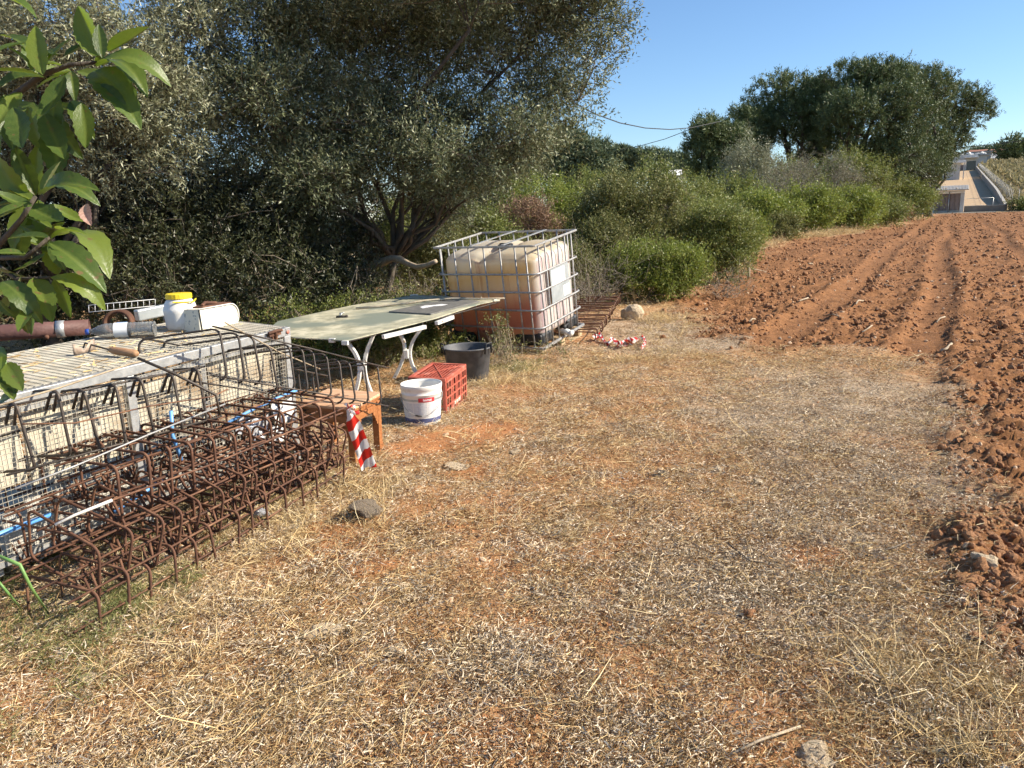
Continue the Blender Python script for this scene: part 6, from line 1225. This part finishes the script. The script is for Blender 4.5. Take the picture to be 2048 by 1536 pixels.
# bladder: rounded box with valley on top and bulges
def bladder():
    nx, ny, nz = 44, 34, 40; x0, x1, y0, y1, z0, z1 = -IL+.035, -.035, .035, IW-.035, .165, 1.095
    bm = bmesh.new(); bmesh.ops.create_cube(bm, size=2.0); bmesh.ops.subdivide_edges(bm, edges=bm.edges[:], cuts=23, use_grid_fill=True)
    cx, cy, cz_ = (x0+x1)/2, (y0+y1)/2, (z0+z1)/2; hx, hy, hz = (x1-x0)/2, (y1-y0)/2, (z1-z0)/2; rr_ = .115
    for v in bm.verts:
        a = np.array([v.co.x*hx, v.co.y*hy, v.co.z*hz]); q = np.clip(a, [-hx+rr_, -hy+rr_, -hz+rr_*.6], [hx-rr_, hy-rr_, hz-rr_]); d = a-q; L = np.linalg.norm(d)
        if L > 1e-6: a = q+d/L*rr_*(1 if L > rr_ else min(1, L/rr_)) if L > rr_ else a
        nx_, ny_, nz_ = v.co.x, v.co.y, v.co.z
        # corrugation on the short side, bulge through the cage on the long side
        if abs(nx_) > .98 and abs(ny_) < .9: a[0] += (.012*math.copysign(1, nx_)*(abs(math.sin((ny_+1)*math.pi*2.5))**.5-.4))*min(1, (.98-abs(nz_))*4)
        if abs(ny_) > .98 and abs(nx_) < .9: a[1] += .006*math.copysign(1, ny_)*math.sin((nx_+1)*math.pi*3.5)**2*min(1, (.98-abs(nz_))*4)
        if nz_ > .7:   # top: two raised cushions with a valley across and a crease dropping over the front edge
            t = (nz_-.7)/.3; val = math.exp(-((nx_+.0-.15*ny_)/.10)**2)*.055+math.exp(-((ny_-.1)/.14)**2)*.030
            a[2] -= t*(val+.030*max(0, abs(ny_)-.5)+.02*max(0, nx_-.3)+.02*max(0, -ny_)); a[1] += t*math.exp(-((nx_)/.09)**2)*.030*(1 if ny_ < -.9 else 0)
        v.co = Vector((a[0]+cx, a[1]+cy, a[2]+cz_))
    me = bpy.data.meshes.new('bladder'); bm.to_mesh(me); bm.free(); me.polygons.foreach_set('use_smooth', [True]*len(me.polygons)); return me
o = link('tank_body', bladder(), MT['bladder'], ib); sm = o.modifiers.new('smooth', 'SMOOTH'); sm.iterations = 2; sm.factor = .4
b = MB(); b.box(-IL*.70, -IL*.36, .02, .30, .075, .24); b.build('tank_foot', MT['bladder'], ib, bevel=.04)
b = MB(); c = Vector((-IL*.47, IW*.42, 1.068)); b.lathe([(.080, 0), (.085, .004), (.085, .035), (.078, .042), (.0001, .042)], 24, M=M_at(c)); b.box(c.x-.07, c.x+.07, c.y-.008, c.y+.008, c.z+.042, c.z+.055); b.build('screw_cap', MT['black'], ib, bevel=.003)
b = MB(); b.lathe([(.11, 0), (.13, .006), (.12, .014), (.0001, .014)], 24, M=M_at((-IL*.35, IW*.36, 1.055))); b.build('tank_collar', MT['blackplastic'], ib)
# black corner feet under the bladder
for (x0, x1, y0, y1) in ((-.36, -.03, .03, .30), (-.36, -.03, IW-.30, IW-.03), (-IL+.03, -IL+.36, .03, .30), (-IL+.03, -IL+.36, IW-.30, IW-.03)):
    b = MB(); b.box(x0, x1, y0, y1, .075, .215); b.build('corner_support', MT['black'], ib, bevel=.035)
# cage
rings = [.955*1.0*.90, .665, .465, .275]; rings = [.862, .672, .478, .285]
def loop_pts(z, off=.0, r=.075, n=5):
    x0, x1, y0, y1 = -IL-off, off, -off, IW+off; p = []
    for (cx, cy, a0) in ((x1-r, y0+r, -90), (x1-r, y1-r, 0), (x0+r, y1-r, 90), (x0+r, y0+r, 180)):
        for k in range(n+1): a = RAD(a0+90*k/n); p.append((cx+r*math.cos(a), cy+r*math.sin(a), z))
    return p
for z_ in rings: b = MB(); b.tube(loop_pts(z_, .012), .0105, 8, closed=True); b.build('cage_hoop', MT['galvdark'], ib)
b = MB(); x0, x1, y0, y1 = -IL-.012, .012, -.012, IW+.012; zt = IH-.010
for (a, c) in (((x0, y0), (x1, y0)), ((x1, y0), (x1, y1)), ((x1, y1), (x0, y1)), ((x0, y1), (x0, y0))): b.bar((a[0], a[1], zt), (c[0], c[1], zt), .022, .020)
b.build('top_frame', MT['galvdark'], ib, bevel=.003)
b = MB()
for (a, c) in (((x0, y0), (x1, y0)), ((x1, y0), (x1, y1)), ((x1, y1), (x0, y1)), ((x0, y1), (x0, y0))): b.bar((a[0], a[1], .070), (c[0], c[1], .070), .026, .026)
b.build('bottom_frame', MT['galvdark'], ib, bevel=.003)
ups = [(-IL+.055, -.0), (-IL+.24, 0), (-IL+.43, 0), (-IL+.62, 0), (-IL+.82, 0), (-IL+1.0, 0)]
for (x_, _z) in ups+[(-.10, 0)]:
    for y_ in (0.0, IW):
        b = MB(); b.tube([(x_, y_, .07), (x_, y_, .5), (x_, y_, zt)], .0085, 6); b.build('upright', MT['galvdark'], ib)
for y_ in (.09, .235, .38, .53, .69, .85):
    for x_ in (0.0, -IL): b = MB(); b.tube([(x_, y_, .07), (x_, y_, .5), (x_, y_, zt)], .0085, 6); b.build('upright', MT['galvdark'], ib)
for x_ in (-IL*.62, -IL*.30): b = MB(); b.box(x_-.020, x_+.020, 0, IW, zt+.012, zt+.018); b.build('top_bar', MT['galv'], ib)
# plate with labels on the sunny side
b = MB(); b.box(.014, .018, .265, .695, .49, .852); b.build('label_plate', MT['plate'], ib, bevel=.002)
b = MB(); b.box(.0185, .0195, .295, .60, .665, .835); lb_ = b.build('white_label', MT['labelpaper'], ib)
b = MB(); b.box(.0185, .0195, .54, .685, .51, .625); b.build('white_label', MT['labelpaper'], ib)
b = MB()
for k in range(9): b.box(.0197, .0200, .395, .395+.10+.03*((k*7) % 3), .690+.014*k, .695+.014*k)
for k in range(5): b.box(.0197, .0200, .555, .58, .69+.026*k, .703+.026*k)
for k in range(4): b.box(.0197, .0200, .315, .345, .695+.008*k, .699+.008*k)
b.prism([(.33, .780), (.345, .795), (.33, .810), (.315, .795)], .0197, .0200, M=Matrix(((0, 0, 1, 0), (1, 0, 0, 0), (0, 1, 0, 0), (0, 0, 0, 1))))
b.build('label_print', MT['ink'], lb_)
# valve
b = MB(); b.tube([(-.02, .47, .13), (.05, .47, .125), (.085, .47, .11)], .034, 12); b.tube([(.085, .47, .11), (.115, .47, .095)], .042, 12); b.build('valve', MT['whitepaint'], ib)
b = MB(); b.tube([(.03, .47, .16), (.035, .47, .185)], .016, 8); b.tube([(.035, .43, .185), (.035, .55, .195)], .010, 8); b.build('valve_lever', MT['black'], ib)
# pallet
for y_ in (.04, IW*.5, IW-.04):
    b = MB(); b.box(-IL, 0, y_-.05, y_+.05, .034, .054); b.build('pallet_board', MT['palletwood'], ib, bevel=.003)
for y_ in (.04, IW*.5, IW-.04):
    for x_ in (-.07, -IL*.5, -IL+.07): b = MB(); b.box(x_-.06, x_+.06, y_-.048, y_+.048, -.045, .033); b.build('pallet_block', MT['palletwood'], ib, bevel=.004)
for x_ in (-.07, -IL*.5, -IL+.07): b = MB(); b.box(x_-.055, x_+.055, 0, IW, -.066, -.046); b.build('pallet_skid', MT['palletwood'], ib, bevel=.003)

# ================================================================== CABLES
def cable(pts, r, lb):
    b = MB(); b.tube(pts, r, 5); tag(b.build('power_cable', MT['cable']), lb, 'cable', 'overhead cables')
cable([atY(1120, 190, 30)]+[atY(x_, y_, 30+(x_-1120)*.09) for x_, y_ in ((1190, 228), (1240, 246), (1290, 256), (1340, 259), (1385, 255), (1440, 243))], .028, 'thick sagging overhead cable from the olive crown to the pines')
cable([atY(1240, 300, 60), atY(1283, 291, 58), atY(1330, 278, 55), atY(1382, 258, 52)], .022, 'thin overhead cable meeting the thick one at the pines')
cable([atY(1900, 298, 120), atY(1945, 293, 118), atY(2000, 287, 112), atY(2070, 278, 104)], .05, 'overhead cable in the sky at the right edge above the vineyard')

# ================================================================== FAR YARD
def FM(l, q, dz=0., rot=0.):
    x_, y_, z_ = FP(l, q, dz); return Matrix(((L_AX[0], E_AX[0], 0, x_), (L_AX[1], E_AX[1], 0, y_), (0, 0, 1, z_), (0, 0, 0, 1)))@Matrix.Rotation(rot, 4, 'Z')
b = MB(); b.box(-4.5, 4.0, 0, 1.9, -.2, .05); o = b.build('concrete_apron', MT['concrete'], None, FM(0, 99.6)); o['kind'] = 'structure'
# front wall + side wall of the yard
w1 = empty('yard_wall', (0, 0, 0), 'low grey concrete wall closing the front of the yard beyond the field', 'wall', M=FM(0, 102.2)); b = MB(); b.box(1.0, 4.9, 0, .2, -.3, .62); b.build('wall_body', MT['wallconc'], w1, bevel=.02)
b = MB(); b.box(1.0, 4.9, -.03, .23, .622, .68); b.build('coping', MT['concrete'], w1)
q = 102.5
w2 = empty('yard_side_wall', FP(4.9, 102.5), 'long grey concrete wall running up the slope beside the vineyard', 'wall'); i2 = Matrix.Translation(-Vector(FP(4.9, 102.5)))
qs = list(np.linspace(102.5, 276, 24)); b = MB(); vs = []
for qq in qs:
    hh = 1.15 if qq > 128 else .65+.5*(qq-102.5)/26
    for (l_, z_) in ((4.85, -.3), (5.1, -.3), (5.1, hh), (4.85, hh)): vs.append(Vector(FP(l_, qq, z_)))
b.add(vs, [(i*4+j, i*4+(j+1) % 4, (i+1)*4+(j+1) % 4, (i+1)*4+j) for i in range(len(qs)-1) for j in range(4)]+[(3, 2, 1, 0)]); b.build('wall_body', MT['wallconc'], w2, i2)
b = MB(); vs = []
for qq in qs:
    hh = 1.152 if qq > 128 else .652+.5*(qq-102.5)/26
    for (l_, z_) in ((4.82, hh), (5.13, hh), (5.13, hh+.05), (4.82, hh+.05)): vs.append(Vector(FP(l_, qq, z_)))
b.add(vs, [(i*4+j, i*4+(j+1) % 4, (i+1)*4+(j+1) % 4, (i+1)*4+j) for i in range(len(qs)-1) for j in range(4)]+[(3, 2, 1, 0)]); b.build('coping', MT['concrete'], w2, i2)
fe = empty('mesh_fence', FP(5.6, 102.6), 'tall wire mesh fence with thin posts beside the vineyard slope', 'fence'); fi = Matrix.Translation(-Vector(FP(5.6, 102.6)))
k = 0; qq = 102.6; b0_ = MB(); b0_.tube([(0, 0, -.2), (0, 0, 2.3)], .022, 6); pm_ = b0_.mesh('fence_post'); pm_.materials.append(MT['galvdark'])
while qq < 276: link('fence_post', pm_, None, fe, fi@Matrix.Translation(Vector(FP(5.5, qq)))); qq += 3.0
for l_ in (6.1,): link('fence_post', pm_, None, fe, fi@Matrix.Translation(Vector(FP(l_, 102.6))))
b = MB()
for z_ in (.3, .8, 1.3, 1.8, 2.2):
    b.tube([Vector(FP(6.1, 102.6, z_)), Vector(FP(5.5, 102.6, z_))], .008, 4)
    for a in np.arange(102.6, 270, 15): b.tube([Vector(FP(5.5, a, z_)), Vector(FP(5.5, min(a+15, 272), z_))], .012, 4)
for a in np.arange(103, 150, 1.0): b.tube([Vector(FP(5.5, a, .0)), Vector(FP(5.5, a, 2.2))], .005, 4)
for a in np.arange(5.6, 6.1, .25): b.tube([Vector(FP(a, 102.6, .0)), Vector(FP(a, 102.6, 2.2))], .009, 4)
o = b.build('fence_wires', MT['rustdark'], fe, fi); o['kind'] = 'stuff'
# gate rail in the yard opening
gr = empty('barrier_rail', (0, 0, 0), 'thin metal rail with one post across the yard behind the low wall', 'rail', M=FM(1.2, 104)); b = MB(); b.tube([(0, 0, 1.35), (2.6, 0, 1.38)], .03, 6); b.build('rail', MT['galv'], gr); b = MB(); b.tube([(2.6, 0, -.1), (2.6, 0, 1.38)], .035, 6); b.build('rail_post', MT['galv'], gr)
# low shed
sh = empty('low_shed', (0, 0, 0), 'low shed with grey sheet roof and old panelled doors at the end of the field', 'shed', M=FM(-2.0, 101.8))
for (x0, x1) in ((-1.2, 0.05), (2.55, 2.95)): b = MB(); b.box(x0, x1, 0, 3.4, -.2, 2.15); b.build('wall', MT['plaster'], sh, bevel=.02)
b = MB(); b.box(-1.2, 2.95, 3.41, 3.6, -.2, 2.15); b.build('wall', MT['plaster'], sh)
b = MB(); b.box(-1.2, 2.95, -.03, .25, 2.152, 2.42); b.build('lintel', MT['whitewall'], sh, bevel=.02)
for i in range(5):
    b = MB(); x0 = .06+i*.498; b.box(x0+.015, x0+.483, .10+.03*(i % 2), .15+.03*(i % 2), .25, 2.1); b.build('door_panel', MT['doorwood'], sh, bevel=.01)
b = MB(); b.box(.05, 2.55, .02, .3, -.2, .245); b.build('threshold', MT['concrete'], sh)
b = MB(); b.tube([(1.45, -.05, -.1), (1.45, -.05, 2.3)], .045, 6); b.build('prop_post', MT['galv'], sh)
b = MB(); n = 34
for i in range(n):
    x0 = -1.6+i*(4.9/n); b.box(x0, x0+4.9/n*.62, -.45, 4.4, 2.50, 2.60, M=Matrix.Rotation(RAD(6), 4, 'X')); b.box(x0+4.9/n*.62+.001, x0+4.9/n-.001, -.45, 4.4, 2.50, 2.565, M=Matrix.Rotation(RAD(6), 4, 'X'))
b.build('roof', MT['roofgrey'], sh)
random.seed(77)
for i in range(7): me_ = lump('roof_stone', 800+i, None, 1, .3, .7); me_.materials.append(MT['pebble']); o = link('roof_weight', me_, None, sh, M_at((random.uniform(-1.3, 3.0), random.uniform(.1, .6), 2.66))); o.scale = (.14, .12, .10)
# tyres / dark heap left on the shed
# tall plain store farther up
s2 = empty('plain_store', (0, 0, 0), 'pale plain store building with a flat white roof edge halfway up the yard', 'building', M=FM(-5.6, 205)); b = MB(); b.box(0, 6.2, 0, 12, -.5, 3.6); b.build('wall', MT['plaster'], s2)
for i in range(6): b = MB(); b.box(1.05*i+.04, 1.05*i+.06, -.035, -.003, 0, 3.5); b.build('wall_seam', MT['roofgrey'], s2)
b = MB(); b.box(-.6, 7.2, -.9, 12.5, 3.602, 4.1); b.build('roof_slab', MT['whitewall'], s2, bevel=.03)
b = MB(); b.box(6.8, 7.0, -.6, -.4, -.3, 3.60); b.build('porch_post', MT['plaster'], s2)
s3 = empty('far_store', (0, 0, 0), 'long low building with a white awning at the top end of the yard', 'building', M=FM(-1.0, 280)); b = MB(); b.box(0, 6.2, 0, 6, -.8, 4.6); b.build('wall', MT['plaster'], s3)
b = MB(); b.box(.6, 3.0, -.05, -.004, 0, 2.7); b.build('door', MT['doorwood'], s3); b = MB(); b.box(3.4, 5.8, -.06, -.004, 0, 2.7); b.build('open_front', MT['glass'], s3); b = MB(); b.box(2.8, 6.4, -3.0, -.02, 3.6, 3.85); b.build('awning', MT['whitewall'], s3)
s4 = empty('long_shed', (0, 0, 0), 'long shed with rubble strewn dark roof behind the store at the top of the yard', 'shed', M=FM(-26, 296)); b = MB(); b.box(0, 34, 0, 8, -1, 5.6); b.build('wall', MT['plaster'], s4); b = MB(); b.box(-.6, 34.6, -.8, 9, 5.602, 6.0); b.build('roof', MT['roofgrey'], s4)
for i in range(60):
    me_ = bpy.data.meshes.get('rubble') or lump('rubble', 850, None, 1, .4, .7)
    if not me_.materials: me_.materials.append(MT['whitewall'])
    o = link('roof_rubble', me_, None, s4, M_at((random.uniform(1, 34), random.uniform(-.5, 6), 6.15+random.random()*.3), Matrix.Rotation(random.random()*6, 4, 'Z'))); o.scale = (random.uniform(.3, .9), .5, random.uniform(.2, .7))
s5 = empty('dark_barn', (0, 0, 0), 'long dark grey barn wall behind the rubble roofed shed', 'building', M=FM(-34, 330)); b = MB(); b.box(0, 44, 0, 10, -1, 9.6); b.build('wall', MT['roofgrey'], s5); b = MB(); b.box(-.5, 44.5, -.6, 10.6, 9.602, 10.0); b.build('roof', MT['roofgrey'], s5)
# cart-like dark thing on the yard by the store
cb = empty('motor_cultivator', (0, 0, 0), 'small dark two wheeled cultivator parked in the yard behind the low shed', 'machine', M=FM(-3.0, 122)); b = MB(); b.box(0, 1.6, 0, .8, .5, 1.0); b.build('body', MT['black'], cb, bevel=.1)
for y_ in (-.05, .75): b = MB(); b.tube([(.7, y_, .45), (.7, y_+.14, .45)], .45, 16); b.build('wheel', MT['black'], cb)
b = MB(); b.tube([(1.5, .2, .9), (2.3, .2, 1.25)], .04, 6); b.tube([(1.5, .6, .9), (2.3, .6, 1.25)], .04, 6); b.build('handlebar', MT['galv'], cb)
# houses
def house(px, py, Y, w, d, h, rh, lb, rot=0., wall='whitewall', roof='tile', wins=3):
    c = atY(px, py, Y); R = Matrix.Rotation(-math.atan2(c[0], c[1])+rot, 4, 'Z'); M = Matrix.Translation(Vector((c[0], c[1], c[2]-h)))@R
    t = empty('house', (0, 0, 0), lb, 'house', None, M=M); b = MB(); b.box(-w/2, w/2, 0, d, -4, h); b.build('wall', MT[wall], t)
    b = MB(); e = .5; vs = [(-w/2-e, -e, h+.01), (w/2+e, -e, h+.01), (w/2+e, d+e, h+.01), (-w/2-e, d+e, h+.01), (-w/2-e, d/2, h+rh), (w/2+e, d/2, h+rh)]; b.add(vs, [(0, 1, 5, 4), (2, 3, 4, 5), (0, 4, 3), (1, 2, 5), (3, 2, 1, 0)]); b.build('roof', MT[roof], t)
    for i in range(wins): x_ = -w/2+w*(i+.5)/wins; b = MB(); b.box(x_-.6, x_+.6, -.06, -.003, h*.35, h*.75); b.build('window', MT['glass'], t)
    return t
house(1990, 316, 420, 30, 10, 3.2, 2.6, 'white house with low roof beyond the vineyard on the right', roof='whitewall', wins=5)
b = MB()
t_ = house(1970, 306, 500, 20, 10, 4.5, 2.5, 'terracotta roofed house half hidden by trees on the skyline', wins=4)
house(1352, 352, 96, 2.2, 3, 2.0, .8, 'small white house with pitched roof glimpsed in the gap left of the dark pines', rot=.5, roof='whitewall', wins=1)
b = MB(); b.box(-.12, .12, -.12, .12, 0, 1.4); c = atY(1336, 352, 94); tag(b.build('white_post', MT['whitewall'], None, M_at(c)), 'white gate post beside the small white house in the gap', 'post')

# render economy
cy = SC.cycles
cy.max_bounces = 4; cy.diffuse_bounces = 2; cy.glossy_bounces = 2; cy.transmission_bounces = 5; cy.transparent_max_bounces = 4
cy.use_adaptive_sampling = True; cy.adaptive_threshold = 0.03; cy.caustics_reflective = False; cy.caustics_refractive = False
